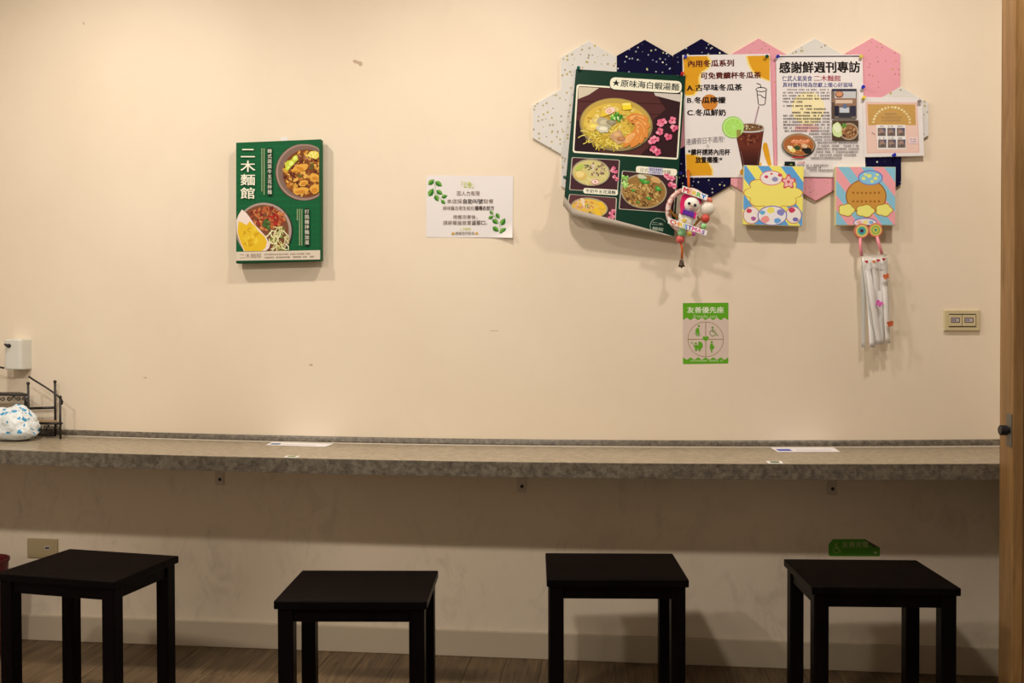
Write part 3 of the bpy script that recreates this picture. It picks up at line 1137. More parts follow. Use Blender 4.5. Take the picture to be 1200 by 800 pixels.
def ex_a():
    noodles(s, 692, 205, 15, 9, [S(230, 214, 150), S(214, 190, 110)], 30, rng, .8, 6)
    scatter(s, 701, 198, 12, 8, [S(150, 116, 92), S(196, 170, 140), S(110, 84, 70), S(216, 196, 170)], 40, rng, (1, 2.2))
    s.blob(680, 205, 7, 5.5, S(216, 178, 92), rng, 0, 12, .1, None, True)
    s.blob(679.5, 204, 5, 3.8, S(230, 202, 130), rng, 0, 12, .1, None, True)
    s.blob(679, 196, 6, 3, S(178, 190, 84), rng, -.6, 11, .2, None, True)
    s.blob(697.5, 213, 5.6, 3.6, S(236, 214, 190), rng, .2, 12, .1, None, True)
    s.ring(697.5, 213, 4.6, 2.8, .7, S(206, 84, 90), 14)
    s.ell(697.6, 213, 1.3, .9, S(206, 70, 84), n=8)
    scatter(s, 688, 196, 5, 3, [S(96, 104, 70), S(70, 74, 60)], 8, rng, (.8, 1.6))
    flowers(s, [(719, 197), (721.5, 201), (720, 207), (723, 210), (717.5, 200)], rng, 2.2)


def ex_b():
    noodles(s, 690, 247, 16, 8, [S(226, 170, 60), S(238, 200, 110)], 30, rng, .9, 6)
    scatter(s, 684, 240, 12, 7, [S(226, 170, 130), S(206, 130, 86), S(236, 206, 170)], 34, rng, (1, 2.2))
    for x, y in ((700, 248), (705, 241), (702, 253), (696, 254)):
        s.blob(x, y, 5, 3, S(236, 186, 50), rng, 1.0, 10, .2, None, True)
    scatter(s, 692, 250, 5, 3, [S(110, 110, 60), S(80, 80, 50)], 10, rng, (.7, 1.4))
    scatter(s, 688, 241, 2.5, 2, [S(96, 140, 60)], 5, rng, (.7, 1.3))
    flowers(s, [(716, 250), (719, 247), (713.5, 256), (718, 254), (711, 258.5)], rng, 2.4)


def ex_c():
    scatter(s, 754, 227, 22, 15, [S(176, 132, 66), S(140, 96, 50), S(206, 168, 100), S(96, 64, 40), S(190, 150, 84)], 170, rng, (1, 2.3))
    scatter(s, 733, 212, 4, 10, [S(150, 200, 90), S(190, 220, 130), S(120, 176, 70)], 26, rng, (1.2, 2.4))
    s.blob(769, 211, 6, 3.4, S(206, 160, 100), rng, .4, 10, .2, None, True)
    s.blob(752, 207, 6, 2.4, S(206, 196, 166), rng, .2, 10, .2, None, True)
    for x, y, r_ in ((756, 213, 5), (752, 211, 3), (771, 221, 4.6), (760, 232, 3), (742, 223, 2.4), (748, 237, 2)):
        s.blob(x, y, r_, r_ * .6, S(66, 140, 52), rng, .3, 10, .3, None, True)
        s.blob(x + .5, y - .4, r_ * .5, r_ * .3, S(110, 176, 84), rng, .3, 8, .3, None, True)
    flowers(s, [(784, 208), (788, 209), (786, 216), (790, 218), (781, 205.5)], rng, 3)


small_pic([(670, 184), (726.5, 187.2), (724, 225.5), (667, 222.5)], S(70, 40, 44), (692.5, 202), 22.5, 15.8, 3, [S(206, 190, 120)], ex_a)
s.build('soup_picture', t, 'printed bowl of milky beef noodle soup')
s.layer = 1
small_pic([(667, 227.2), (723, 231.6), (721.4, 260.5), (663.6, 247)], S(92, 52, 54), (690.5, 243.5), 22, 12, 5, [S(226, 180, 70)], ex_b)
s.build('soup_picture', t, 'printed bowl of yellow noodles above the curl')
s.layer = 1
small_pic([(729, 199.7), (793.8, 206), (789.8, 249.4), (725, 245)], S(64, 38, 42), (754.5, 224), 27, 20.3, 4, [S(150, 110, 58)], ex_c)
s.build('noodle_picture', t, 'printed bowl of mixed noodles with herbs')
s.layer = 60
s.rrect([(714.6, 89.6), (800, 94.6), (799.2, 110.2), (714, 105.2)], 7.2, S(16, 36, 26))
s.rrect([(715.2, 90.2), (799.3, 95.2), (798.4, 109.3), (714.6, 104.4)], 6.6, CREAM)
s.text('★原味海白蝦湯麵', [(717.6, 93), (796.6, 98.4), (796, 106.4), (717, 100.8)], S(24, 34, 28), B1)
s.build('caption_label', t)
s.rrect([(683.8, 220), (724.4, 222.4), (724, 229), (683.4, 226.4)], 3, CREAM)
s.text('牛奶牛五花湯麵', [(686.4, 221.6), (721.6, 223.6), (721.4, 227.6), (686.2, 225.4)], S(24, 34, 28), B1)
s.build('caption_label', t)
s.rrect([(745.5, 194.2), (793.6, 198.2), (793, 206), (745, 202.2)], 3.4, CREAM)
s.text('日式', [(750, 196.6), (760, 197.4), (759.6, 202), (749.6, 201.2)], S(60, 60, 50))
s.text('拌麵', [(776, 199), (786.4, 199.8), (786, 204.2), (775.6, 203.4)], S(40, 44, 36))
s.poly([(760.2, 195.4), (777, 196.8), (776.4, 205.2), (759.6, 203.8)], S(190, 180, 192))
s.marks(761.5, 776, 198.4, 2.4, S(96, 92, 130), rng, .08)
s.marks(764, 773, 202, 2, S(110, 104, 140), rng, .08)
s.build('caption_label', t)
s.ring(771.5, 265, 9.6, 9.4, .7, S(150, 160, 140), 36, 100, 330)
s.text('二木', [(764, 259.6), (778, 261.4), (777.5, 264.6), (763.6, 263)], S(186, 190, 166))
s.text('麵館', [(764.4, 265.6), (778, 267.2), (777.6, 271), (764, 269.4)], S(186, 190, 166))
s.build('logo_ring', t)

# ---- drinks notice
rng = random.Random(31)
q = [(799.5, 64.6), (902, 63), (907, 207.4), (804, 208)]
t, s = sheet_thing('drinks_notice', q, HOFF + .002, 'white drinks notice with yellow blobs and a glass of dark iced tea', 'notice')
YE = S(218, 152, 32); YP = S(240, 208, 120)
s.poly([(801, 66), (830, 65.6), (834, 71), (831.5, 80), (823, 86), (821, 92), (821, 104), (814, 112), (806, 113), (803, 112)], YP)
s.poly([(800.6, 66), (828, 65.6), (831, 71), (829, 79), (820.5, 85), (818.5, 91), (818.5, 104), (812.5, 110.5), (806, 111.5), (802.6, 111)], YE)
s.build('yellow_shape', t)
s.poly([(873.5, 65.6), (876, 75), (880, 83), (887, 90), (902, 96), (902.4, 65)], YP)
s.poly([(876, 65.6), (878, 74), (882, 82), (889, 89), (902, 94.6), (901.4, 65)], YE)
s.build('yellow_shape', t)
s.ell(831.5, 120, 9.6, 9.6, S(206, 128, 48))
s.build('yellow_shape', t)
s.poly([(803.8, 179.6), (812, 180.4), (823, 184), (832, 191), (836, 199), (836, 205.5), (804.6, 206)], YP)
s.poly([(803.8, 181), (812, 181.6), (822, 185), (830.4, 192), (834, 199), (834, 205.5), (804.6, 206)], YE)
s.build('yellow_shape', t)
s.poly([(893.6, 173), (894.6, 168), (896.5, 166.6), (899, 168), (901, 176), (904.5, 195), (900, 194), (896, 183)], YE)
s.build('yellow_shape', t)
s.poly([(867, 200), (871, 197), (876, 200), (884, 196), (892, 190), (894, 205), (868, 205)], YE)
s.build('yellow_shape', t)
DK = S(94, 34, 28)
s.text('內用冬瓜系列', [(805.4, 71.2), (860.6, 70.2), (860.7, 77.6), (805.6, 78.6)], DK, B3)
s.text('可免費續杯冬瓜茶', [(820.6, 85.4), (892, 84.4), (892.2, 91.6), (820.8, 92.6)], DK, B3)
s.text('A.古早味冬瓜茶', [(804.4, 99.4), (869.6, 98.8), (869.8, 106), (804.6, 106.8)], INK, B3)
s.text('B.冬瓜檸檬', (804.8, 114, 850.4, 121), INK, B3)
s.text('C.冬瓜鮮奶', (805, 128.4, 851, 135.6), INK, B3)
s.text('連續假日不適用!', [(803.6, 163), (849, 159.6), (849, 166.4), (803.8, 170.2)], S(96, 84, 88))
s.text('*續杯請將內用杯', (806, 175, 855.6, 181.8), INK, B3)
s.text('放置櫃檯!*', (815, 184, 846.6, 190.8), INK, B3)
s.stroke([(828, 171), (829.5, 173.4), (831, 171), (829.5, 169.4), (828, 171)], .5, S(96, 84, 88))
s.build('pen_mark', t)
cup = lambda a, b: (795 + a / 10, 55 + b / 10)
s.stroke([cup(915, 425), cup(960, 440), cup(968, 480)], .9, INK)
s.stroke([cup(905, 500), cup(925, 480), cup(970, 472), cup(1015, 480), cup(1038, 500), cup(1015, 518), cup(970, 524), cup(925, 516)], .9, INK, closed=True)
s.stroke([cup(920, 520), cup(938, 670), cup(960, 680), cup(1000, 678), cup(1016, 665), cup(1030, 515)], .9, INK)
s.stroke([cup(925, 560), cup(965, 560), cup(985, 585), cup(1022, 600)], .8, INK)
s.build('cup_icon', t)
s.stroke([(884, 146), (889.4, 124)], 1.5, S(168, 130, 140))
G = lambda a, b: (795 + a / 9.41, 130 + b / 9.41)
s.poly([G(625, 200), G(945, 190), G(925, 330), G(895, 560), G(880, 640), G(870, 680), G(720, 680), G(705, 610), G(650, 340)], S(58, 22, 22))
s.poly([G(640, 225), G(935, 215), G(918, 350), G(905, 430), G(670, 430), G(645, 320)], S(104, 48, 34))
scatter(s, 879, 163, 12, 6, [S(120, 58, 38), S(84, 34, 28), S(140, 80, 54), S(96, 40, 30)], 26, rng, (1.4, 3), (864, 155, 893, 176))
for k in range(10):
    y0_, y1_ = 400 + k * 28, 428 + k * 28
    e = lambda y_: (662 + (y_ - 380) * .19, 912 - (y_ - 380) * .105)
    s.poly([G(e(y0_)[0], y0_), G(e(y0_)[1], y0_), G(e(y1_)[1], y1_), G(e(y1_)[0], y1_)], S(98 - 7 * k, 44 - 3 * k, 32 - 1.4 * k))
s.stroke([G(690, 440), G(730, 640)], .7, S(120, 84, 76)); s.stroke([G(893, 440), G(872, 600)], .6, S(110, 76, 70))
s.ell(878.5, 149.2, 17, 5.2, S(196, 180, 164))
s.ell(878.5, 149.4, 15.6, 4.4, S(120, 84, 54))
scatter(s, 879, 149, 12, 3, [S(206, 190, 140), S(150, 120, 80), S(84, 50, 36), S(224, 214, 186)], 26, rng, (1, 2))
s.ring(878.5, 151.4, 16.8, 3.4, 1.2, S(214, 202, 196), 24, 0, 180)
s.ell(859, 149, 12.8, 12.8, S(150, 200, 84))
s.ell(859.4, 149.2, 11.6, 11.6, S(214, 230, 160))
s.ell(859.6, 149.3, 10.8, 10.8, S(168, 216, 96))
for k in range(8):
    a = k * math.pi / 4 + .2
    s.stroke([(860, 149), (860 + 10 * math.cos(a), 149 + 10 * math.sin(a))], .4, S(196, 228, 140), up=(k == 0))
s.poly([G(640, 210), G(690, 205), G(690, 260), G(645, 300)], S(150, 140, 70))
s.build('iced_tea_picture', t, 'printed glass of dark tea with lime slice')

# ---- magazine sheet
rng = random.Random(41)
q = [(909.3, 64.4), (1010.6, 64), (1014.4, 208), (911.4, 206.6)]
t, s = sheet_thing('magazine_sheet', q, HOFF + .0032, 'white magazine interview sheet with bold black headline pinned among the tiles', 'notice')
s.ell(947, 127, 19.5, 19.5, S(240, 220, 168))
s.ell(945, 150, 15, 4.6, S(236, 186, 176))
s.poly([(912, 65.6), (1009, 65.2), (1009, 66.6), (912, 67)], S(30, 28, 44))
s.text('感謝鮮週刊專訪', [(912.8, 73.4), (1008, 72.6), (1008.3, 84.8), (913, 85.6)], INK, B3)
NB = S(52, 50, 116)
s.text('仁武人氣美食', (916.6, 89, 951.8, 95.2), NB, B1)
s.text('二木麵館', (953.4, 88.6, 985.6, 95.2), S(156, 34, 58), B1)
s.text('真材實料地為您獻上暖心好滋味', (917, 96.9, 999.6, 102.2), NB, B1)
s.build('background_print', t)
GY = S(92, 78, 82)
for i, (x0, x1, yy) in enumerate([(922, 972, 105.2), (917.5, 972, 108.6), (917.5, 972, 112.2), (917.5, 972, 115.6), (917.5, 941, 119.2), (918, 951, 124), (938, 968, 127.6), (928, 973, 131.8), (918, 973, 135.4), (918, 973, 139), (918, 973, 142.6), (918, 973, 146), (918, 973, 149.6), (918, 973, 153.2),
                                  (948, 973.6, 156.6), (953, 973.6, 160.2), (955, 973.6, 163.6), (958, 1006, 167), (957, 1006, 170.6), (957.4, 1006, 174.2), (956.4, 1006, 177.8), (954, 1004, 181.4), (950, 987, 185), (934, 975, 193.6), (945, 962, 196.4), (945, 976, 199.4)]):
    s.marks(x0, x1, yy, 1.8, GY, rng, 0, .88)
s.marks(935, 943, 190.4, 1.8, S(190, 50, 60), rng)
s.build('body_print', t)
s.quad(974.6, 104, 1004, 139, S(120, 104, 92))
for x0, y0, x1, y1, cc in ((975, 104, 1003, 107, (60, 58, 70)), (978, 107, 1003, 115, (196, 190, 186)), (976, 115, 1004, 124, (150, 112, 90)), (979, 117, 999, 121, (216, 186, 160)), (978, 124, 983, 136, (40, 38, 52)), (996, 124, 1003, 136, (54, 50, 64)), (984, 126, 995, 132, (196, 196, 200)), (983, 132, 998, 138, (60, 56, 60)), (975, 120, 978, 139, (90, 70, 60)), (988, 122, 992, 127, (96, 110, 140))):
    s.quad(x0, y0, x1, y1, S(*cc))
s.ell(983.5, 110.5, 5, 4, S(120, 70, 50)); s.ell(983.5, 110.2, 4, 3, S(206, 140, 100))
s.build('shop_picture', t, 'small printed photo of a shop front')
s.quad(975.2, 141, 1006, 164.6, S(84, 62, 48))
s.ell(995, 154, 11, 10, S(176, 154, 130), clip=(975.2, 141, 1006, 164.6)); s.ell(995, 154, 9.4, 8.6, S(150, 104, 66), clip=(975.2, 141, 1006, 164.6))
scatter(s, 995, 155, 8, 6.6, [S(120, 76, 46), S(206, 170, 120), S(90, 54, 38), S(176, 130, 84)], 34, rng, (1, 2))
s.blob(981, 152, 6, 9, S(206, 218, 150), rng, -.3, 12, .15, (975.4, 141.2, 1005.8, 164.4), True)
s.blob(981, 150, 4, 5, S(228, 230, 186), rng, -.3, 12, .2, None, True)
s.blob(989, 147, 3, 2.4, S(96, 140, 60), rng, 0, 9, .3, None, True)
s.build('food_picture', t, 'small printed photo of noodles and greens')
s.ell(936, 170, 19.6, 14, S(30, 26, 26), rot=3); s.ell(936, 169.4, 19, 13.4, S(160, 128, 96), rot=3); s.ell(936, 170, 17.2, 11.6, S(170, 98, 52), rot=3)
for k in range(5):
    s.blob(930 + k * 4, 165.4 + (k % 2), 3.4, 2.2, S(222, 134, 92), rng, -.5, 10, .15, None, True)
    s.stroke([(928.6 + k * 4, 165.6), (931 + k * 4, 164)], .6, S(240, 196, 160))
noodles(s, 936, 172, 12, 6, [S(226, 176, 100), S(206, 140, 70)], 20, rng, .7, 5)
for x, y, r_, cc in ((929, 176, 4, (236, 206, 120)), (926, 173, 3.4, (240, 226, 190)), (946, 176, 6, (34, 36, 34)), (934, 173, 4, (60, 76, 44)), (943, 171, 3.6, (226, 180, 140))):
    s.blob(x, y, r_, r_ * .65, S(*cc), rng, .2, 11, .2, None, True)
s.quad(928, 183.4, 943, 185, S(190, 60, 56))
s.quad(919.4, 189.2, 931.8, 195.6, S(22, 30, 26)); s.quad(925.8, 192, 928.4, 193, S(150, 160, 90))
s.build('soup_picture', t, 'printed bowl of prawn soup and small dark logo')

# ---- gold and pink certificate in a clear sleeve
rng = random.Random(51)
q = [(1010.8, 113.6), (1080.6, 115.6), (1083, 182.4), (1012.2, 184)]
t, s = sheet_thing('certificate_sheet', q, HOFF + .0048, 'small gold and pink certificate sheet in a white sleeve with six thumbnail photos', 'notice')
s.poly([(1014, 119.4), (1075, 120), (1077.6, 178.8), (1016, 179.6)], S(226, 176, 160))
s.poly([(1015.4, 121), (1073.8, 121.6), (1076, 177.4), (1017, 178)], S(232, 190, 172))
s.poly([(1016.4, 122), (1072.6, 122.4), (1073.4, 146.6), (1017.4, 146.8)], S(194, 142, 38))
for k in range(17):
    a = math.radians(186 + k * 10.6)
    x, y = 1045 + 21.5 * math.cos(a), 145 + 19.5 * math.sin(a)
    s.blob(x, y, 1.5, 1.3, S(230, 208, 150), rng, 0, 6, .35, None, k == 0)
for yy, x0, x1 in ((133.6, 1037, 1052), (137.6, 1032, 1056.6), (141.4, 1033, 1055.6)):
    s.marks(x0, x1, yy, 2.1, S(140, 92, 30), rng)
s.poly([(1027, 146.2), (1061, 146.2), (1062, 174.6), (1028.6, 175)], S(238, 226, 224))
for j in range(2):
    for i in range(3):
        x, y = 1028.6 + i * 11.2 + j * .7, 149.8 + j * 13.6
        s.marks(x + 1, x + 8, y - 1.6, 1.6, S(90, 76, 90), rng)
        s.quad(x, y, x + 9.4, y + 9.6, S(96, 72, 66))
        s.quad(x + 6, y, x + 9.4, y + 4, S(44, 48, 92)); s.blob(x + 4, y + 4.6, 3.2, 2.8, S(150, 110, 92), rng, 0, 9, .3, None, True)
        s.blob(x + 5, y + 7, 2.4, 1.6, S(60, 40, 40), rng, 0, 8, .3, None, True)
s.quad(1065.4, 161, 1075.4, 168.2, S(240, 214, 212)); s.marks(1066.4, 1074.6, 163.2, 2, S(150, 96, 106), rng); s.marks(1066.4, 1074.6, 166, 2, S(150, 96, 106), rng)
s.blob(1022.4, 155.6, 1, .8, S(120, 60, 60), rng, 0, 6, .3, None, True); s.blob(1024.6, 157, .8, .6, S(120, 60, 60), rng, 0, 6, .3, None, False)
s.build('certificate_print', t, 'gold panel with pale arc of lettering')
slv = mat('clear_sleeve', (.95, .95, .95), .25, .4, 0, .05)
slab('clear_sleeve', [(1010.2, 112.8), (1081.4, 114.8), (1083.6, 183.2), (1011.6, 184.8)], HOFF + .0072, .0003, slv, t)

# ---- push pins
PINS = [(802.6, 67.6, (34, 40, 140), 'blue push pin in the drinks notice'),
        (898.6, 66.6, (20, 70, 50), 'green push pin in the drinks notice'),
        (911, 66.6, (34, 40, 150), 'blue push pin at the black line of the magazine sheet'),
        (1008.6, 66.6, (222, 190, 70), 'yellow push pin at the black line of the magazine sheet'),
        (1011, 102.4, (40, 46, 170), 'blue push pin on the edge of the magazine sheet above the certificate'),
        (1011.4, 115.4, (226, 190, 60), 'yellow push pin at the corner of the certificate'),
        (1076.4, 118.8, (150, 132, 126), 'grey push pin at the corner of the certificate'),
        (1046.6, 182, (40, 46, 170), 'blue push pin in the bottom edge of the certificate'),
        (799, 87.6, (190, 30, 30), 'red push pin in the food poster'),
        (677.4, 80, (24, 92, 76), 'green push pin at the top corner of the food poster'),
        (797.6, 203, (34, 44, 160), 'blue push pin beside the food poster above the hanging ornament'),
        (662.4, 208.6, (14, 70, 50), 'dark green push pin at the side edge of the food poster')]
for px, py, cc, lab in PINS:
    base = HOFF + .0052 if px > 1000 and py > 100 else (HOFF + .0040 if px > 905 else HOFF + .0026)
    if py > 195 and px < 700:
        base = .036
    elif px < 700 or (px < 800 and py < 100):
        base = .0145
    elif px < 798.5 and py > 195:
        base = HOFF + .0002
    p = W(px, py, base)
    ang = Vector((random.Random(px).uniform(-.3, .3), -1, random.Random(py).uniform(-.2, .35))).normalized()
    v, f = tube_geo([p + ang * d for d in (0, .0015, .0016, .004, .0085, .0087, .0105, .0110)], [.0048, .0048, .0026, .0024, .0034, .0058, .0058, .0046], 12)
    o = obj_from('push_pin', v, f, mat('pin_plastic', S(*cc), .25, .5), None, smooth=False, origin=p)
    tag(o, lab, 'push pin', 'push pins on the tile board')

# ------------------------------------------------------------------ two small painted canvases (generic egg and flower designs)
def star_flower(s, x, y, r, c1, c2):
    for cc, k in ((c1, 1.0), (c2, .74)):
        pts = []
        for i in range(40):
            a = 2 * math.pi * i / 40
            q_ = r * k * (.80 + .20 * math.cos(5 * a))
            pts.append((x + q_ * math.sin(a), y - q_ * math.cos(a)))
        s.poly(pts, cc)
    s.ell(x, y, r * .2, r * .2, c1, n=10)


def scallop(s, cx, cy, rx, ry, n, amp, col):
    pts = []
    for i in range(n * 8):
        a = 2 * math.pi * i / (n * 8)
        q_ = 1 - amp + amp * abs(math.cos(a * n / 2)) * 2
        pts.append((cx + rx * q_ * math.cos(a), cy + ry * q_ * math.sin(a)))
    s.poly(pts, col)


def stripes(s, q, cols, n, ang):
    """diagonal bands clipped to the quad"""
    TL, TR, BR, BL = [Vector(p) for p in q]

    def M_(u, v):
        a, b = TL.lerp(TR, u), BL.lerp(BR, u)
        p = a.lerp(b, v)
        return (p.x, p.y)
    s.layer += 1
    # bands between lines u + k*v = c, clipped on the unit square
    for i in range(n):
        c0, c1 = -ang + (1 + ang) * i / n, -ang + (1 + ang) * (i + 1) / n

        def clip_poly(poly, f_):
            out = []
            for j in range(len(poly)):
                p_, q_ = poly[j], poly[(j + 1) % len(poly)]
                fp, fq = f_(p_), f_(q_)
                if fp >= 0:
                    out.append(p_)
                if fp * fq < 0:
                    t_ = fp / (fp - fq)
                    out.append((p_[0] + (q_[0] - p_[0]) * t_, p_[1] + (q_[1] - p_[1]) * t_))
            return out
        poly = [(0, 0), (1, 0), (1, 1), (0, 1)]
        poly = clip_poly(poly, lambda p_: p_[0] - ang * p_[1] - c0)
        if len(poly) > 2:
            poly = clip_poly(poly, lambda p_: c1 - (p_[0] - ang * p_[1]))
        if len(poly) > 2:
            s.poly([M_(*p_) for p_ in poly], cols[i % len(cols)], False)


def canvas(q, label):
    off, th = .0158, .022
    c = W(sum(p[0] for p in q) / 4, max(p[1] for p in q), off)
    t = thing('small_canvas', (c.x, D - off, c.z), label, 'painting', 'small square canvases')
    slab('stretched_canvas', q, off, th, mat('canvas_cloth', S(226, 206, 150), .7, .2), t, bevel=.0012)
    return t, Sheet(W(q[0][0], q[0][1], off + th), parent=t)


BLU, YEL, PNK, LBL, OUT = S(98, 158, 206), S(240, 222, 104), S(238, 158, 160), S(140, 190, 206), S(196, 122, 50)
q = [(871.9, 193.4), (942.2, 195), (940.3, 265), (870.3, 262.8)]
t, s = canvas(q, 'small square canvas painted with blue and yellow stripes and a pink flower')
qi = [(872.3, 193.9), (941.8, 195.4), (939.9, 264.5), (870.7, 262.4)]
stripes(s, qi, [YEL, BLU], 9, .75)
s.build('stripe_paint', t)
rng = random.Random(61)
scallop(s, 906, 226, 32, 18.5, 8, .10, OUT); scallop(s, 906, 226, 31, 17.6, 8, .10, S(244, 220, 110))
s.build('cloud_paint', t)
s.ell(904, 208.5, 13.6, 8.8, S(214, 104, 100), n=28); s.ell(904, 208.5, 12.6, 7.9, S(238, 222, 214), n=28)
for x, y, r_, cc in ((898, 207, 2.4, (206, 70, 96)), (908, 210, 3.6, (150, 140, 178)), (914, 205, 2.6, (206, 80, 90)), (904, 203.6, 1.6, (214, 96, 100))):
    s.blob(x, y, r_, r_ * .8, S(*cc), rng, 0, 12, .12, None, True)
s.build('spotted_egg_paint', t)
star_flower(s, 924, 213, 9.2, S(206, 84, 84), S(244, 180, 176))
s.build('flower_paint', t)
for ex, er, sp in ((880.6, 10.5, ((878, 247, 3.4, (206, 70, 92)), (883, 256, 3, (176, 90, 150)))), (930, 10, ((928, 246, 4, (206, 66, 92)), (932, 257, 3.4, (120, 110, 170))))):
    s.ell(ex, 252, er * .94, er, S(196, 120, 96), n=26); s.ell(ex, 252, er * .86, er * .92, S(238, 220, 208), n=26)
    for x, y, r_, cc in sp:
        s.blob(x, y, r_, r_ * .8, S(*cc), rng, 0, 12, .15, None, True)
    s.build('spotted_egg_paint', t)
s.ell(905, 252.4, 17.4, 11.6, S(132, 118, 176), n=36); s.ell(905, 252.6, 16.2, 10.6, S(236, 222, 226), n=36)
for x, y, r_, cc in ((903, 246, 4.6, (238, 216, 96)), (915, 249, 4.6, (140, 132, 186)), (897, 257, 5, (236, 150, 140)), (911, 258.5, 4, (104, 160, 210)), (893.5, 249, 3.2, (104, 170, 206))):
    s.blob(x, y, r_, r_ * .8, S(*cc), rng, 0, 12, .14, None, True)
s.build('spotted_egg_paint', t)

q = [(979.4, 195), (1049.7, 195.6), (1049.4, 263.8), (979.4, 263.8)]
t, s = canvas(q, 'small square canvas painted with pink and pale blue stripes above the white streamers')
qi = [(979.8, 195.4), (1049.3, 196), (1049, 263.4), (979.8, 263.4)]
stripes(s, qi, [LBL, PNK], 9, .75)
s.build('stripe_paint', t)
s.ell(1015, 230, 24, 20.4, S(150, 88, 34), n=36); s.ell(1015, 230, 22.8, 19.3, S(206, 146, 66), n=36)
for k in range(7):
    s.ell(1000 + k * 5, 226 - .03 * (k - 3) ** 2, 1.4, 1.4, S(160, 100, 42), n=10, up=False)
    s.ell(1000 + k * 5, 236 - .03 * (k - 3) ** 2, 1.4, 1.4, S(160, 100, 42), n=10, up=False)
s.build('brown_egg_paint', t)
s.ell(1020, 208, 14.6, 8.8, S(104, 112, 186), n=30); s.ell(1020, 208.2, 13.4, 7.8, S(140, 190, 214), n=30)
for x, y, r_ in ((1012, 209, 2.4), (1018.6, 206, 3), (1026, 209, 2.6), (1022, 212.4, 2), (1014, 204.4, 1.8), (1028, 204.6, 1.8)):
    s.ell(x, y, r_, r_ * .8, S(226, 224, 120), n=12)
s.build('spotted_egg_paint', t)
for x, y, rx_ in ((992, 246, 9.6), (1036, 246, 10), (1014, 247, 11)):
    scallop(s, x, y, rx_, 7.4, 5, .10, S(176, 130, 50)); scallop(s, x, y, rx_ * .9, 6.4, 5, .10, S(240, 226, 120))
    s.build('petal_paint', t)
s.ell(1014, 260.6, 14, 5.6, S(130, 118, 180), n=30, clip=(979.8, 196, 1049, 263.4)); s.ell(1014, 261, 13, 4.8, S(236, 216, 214), n=30, clip=(979.8, 196, 1049, 263.4))
for x, cc in ((1007, (238, 170, 160)), (1014, (240, 220, 120)), (1021, (130, 180, 214))):
    s.ell(x, 260.4, 2.8, 2, S(*cc), n=12)
s.build('spotted_egg_paint', t)

# ------------------------------------------------------------------ Christmas ornament hanging over the poster's edge
OF = .060
rng = random.Random(71)
t0 = W(806, 246, OF)
orn = thing('christmas_ornament', (t0.x, D - OF, W(799, 313, OF).z), 'snowman Christmas wreath ornament with rainbow lettering and a small bell on an orange cord', 'ornament')
pmm = D / F * .98
ring_pts = [W(806 + 23.3 * math.cos(a), 247 + 24.5 * math.sin(a), OF) for a in [2 * math.pi * k / 40 for k in range(40)]]
v, f = tube_geo(ring_pts, 3.1 * pmm, 10, True)
wm = mat('pearly_pink_plastic', S(222, 176, 160), .22, .6)
N_, L_, b_ = nodes(wm)
vv = coords(wm); fz = noise(wm, vv, 70, 3)
rr_ = ramp(N_, [(.4, S(196, 130, 110)), (.5, S(226, 186, 170)), (.62, S(236, 208, 196)), (.7, S(214, 160, 70))]); L_.new(fz, rr_.inputs[0]); L_.new(rr_.outputs[0], b_.inputs['Base Color'])
obj_from('wreath_ring', v, f, wm, orn, smooth=True)


def orn_ball(name, px, py, r, col, off=OF + .008, fl=.6):
    c_ = W(px, py, off)
    v_, f_ = sphere_geo(c_, r * pmm, r * pmm * fl, r * pmm)
    return obj_from(name, v_, f_, mat(name + '_paint', S(*col), .4, .4), orn, smooth=True)


snow = orn_ball('snowman_body', 806, 256.5, 11.6, (236, 222, 204), OF + .006, .5)
hood = [(797.5, 246), (797, 238), (799, 229.5), (804, 226), (812, 229), (820, 233), (822, 238), (818, 240), (808, 236), (803, 240), (801.5, 246)]
slab('hood', hood, OF + .006, .012, mat('hood_pink', S(214, 26, 92), .5, .3), orn, bevel=.001)
orn_ball('snowman_head', 810.6, 240, 9.2, (240, 226, 208), OF + .012, .8)
face = Sheet(W(810, 240, OF + .036), parent=orn)
for x, y in ((807.5, 238.2), (814.6, 240.4)):
    orn_ball('eye', x, y, 1.7, (26, 18, 22), OF + .0345, .5)
orn_ball('nose', 810.4, 241.3, 1.0, (226, 130, 60), OF + .036, .8)
slab('mouth', [(807.6, 243.2), (809, 244.4), (811, 244.6), (810.6, 245.3), (808.6, 245)], OF + .033, .001, mat('mouth_red', S(206, 70, 70)), orn)
slab('scarf', [(799.5, 244.5), (815.4, 250), (814, 255.4), (798, 249.6)], OF + .016, .012, mat('scarf_purple', S(96, 44, 150), .6, .2), orn, bevel=.001)
for q_ in ([(798.6, 243), (801, 244.2), (799.4, 250.6), (796.8, 249.4)], [(814.4, 248.6), (816.6, 249.4), (815, 256), (812.8, 255)]):
    slab('scarf_trim', q_, OF + .017, .0125, mat('scarf_pink', S(224, 40, 110), .6, .2), orn)
star = [(801.6 + (3.4 if k % 2 == 0 else 1.6) * math.sin(k * math.pi / 5), 258 - (3.4 if k % 2 == 0 else 1.6) * math.cos(k * math.pi / 5)) for k in range(10)]
slab('yellow_star', star, OF + .021, .003, mat('star_yellow', S(232, 190, 60), .5), orn)
for a_, b_2 in (((783.6, 246), (794, 255.6)), ((822.4, 255), (813, 264))):
    p0, p1 = W(*a_, OF + .012), W(*b_2, OF + .012)
    mid = p0.lerp(p1, .35)
    d_ = Vector((.010, 0, .006))
    g = merge([tube_geo([p0, p1], [.0035, .0048], 7), tube_geo([mid, mid + Vector((-.004, -.002, .014))], [.003, .002], 6), tube_geo([mid, mid + Vector((-.012, -.002, -.004))], [.003, .002], 6)])
    obj_from('twig_arm', *g, mat('twig_brown', S(134, 84, 30), .7, .2), orn)
ball = orn_ball('snowball', 829, 244.5, 8.4, (236, 218, 196), OF + .006, .7)
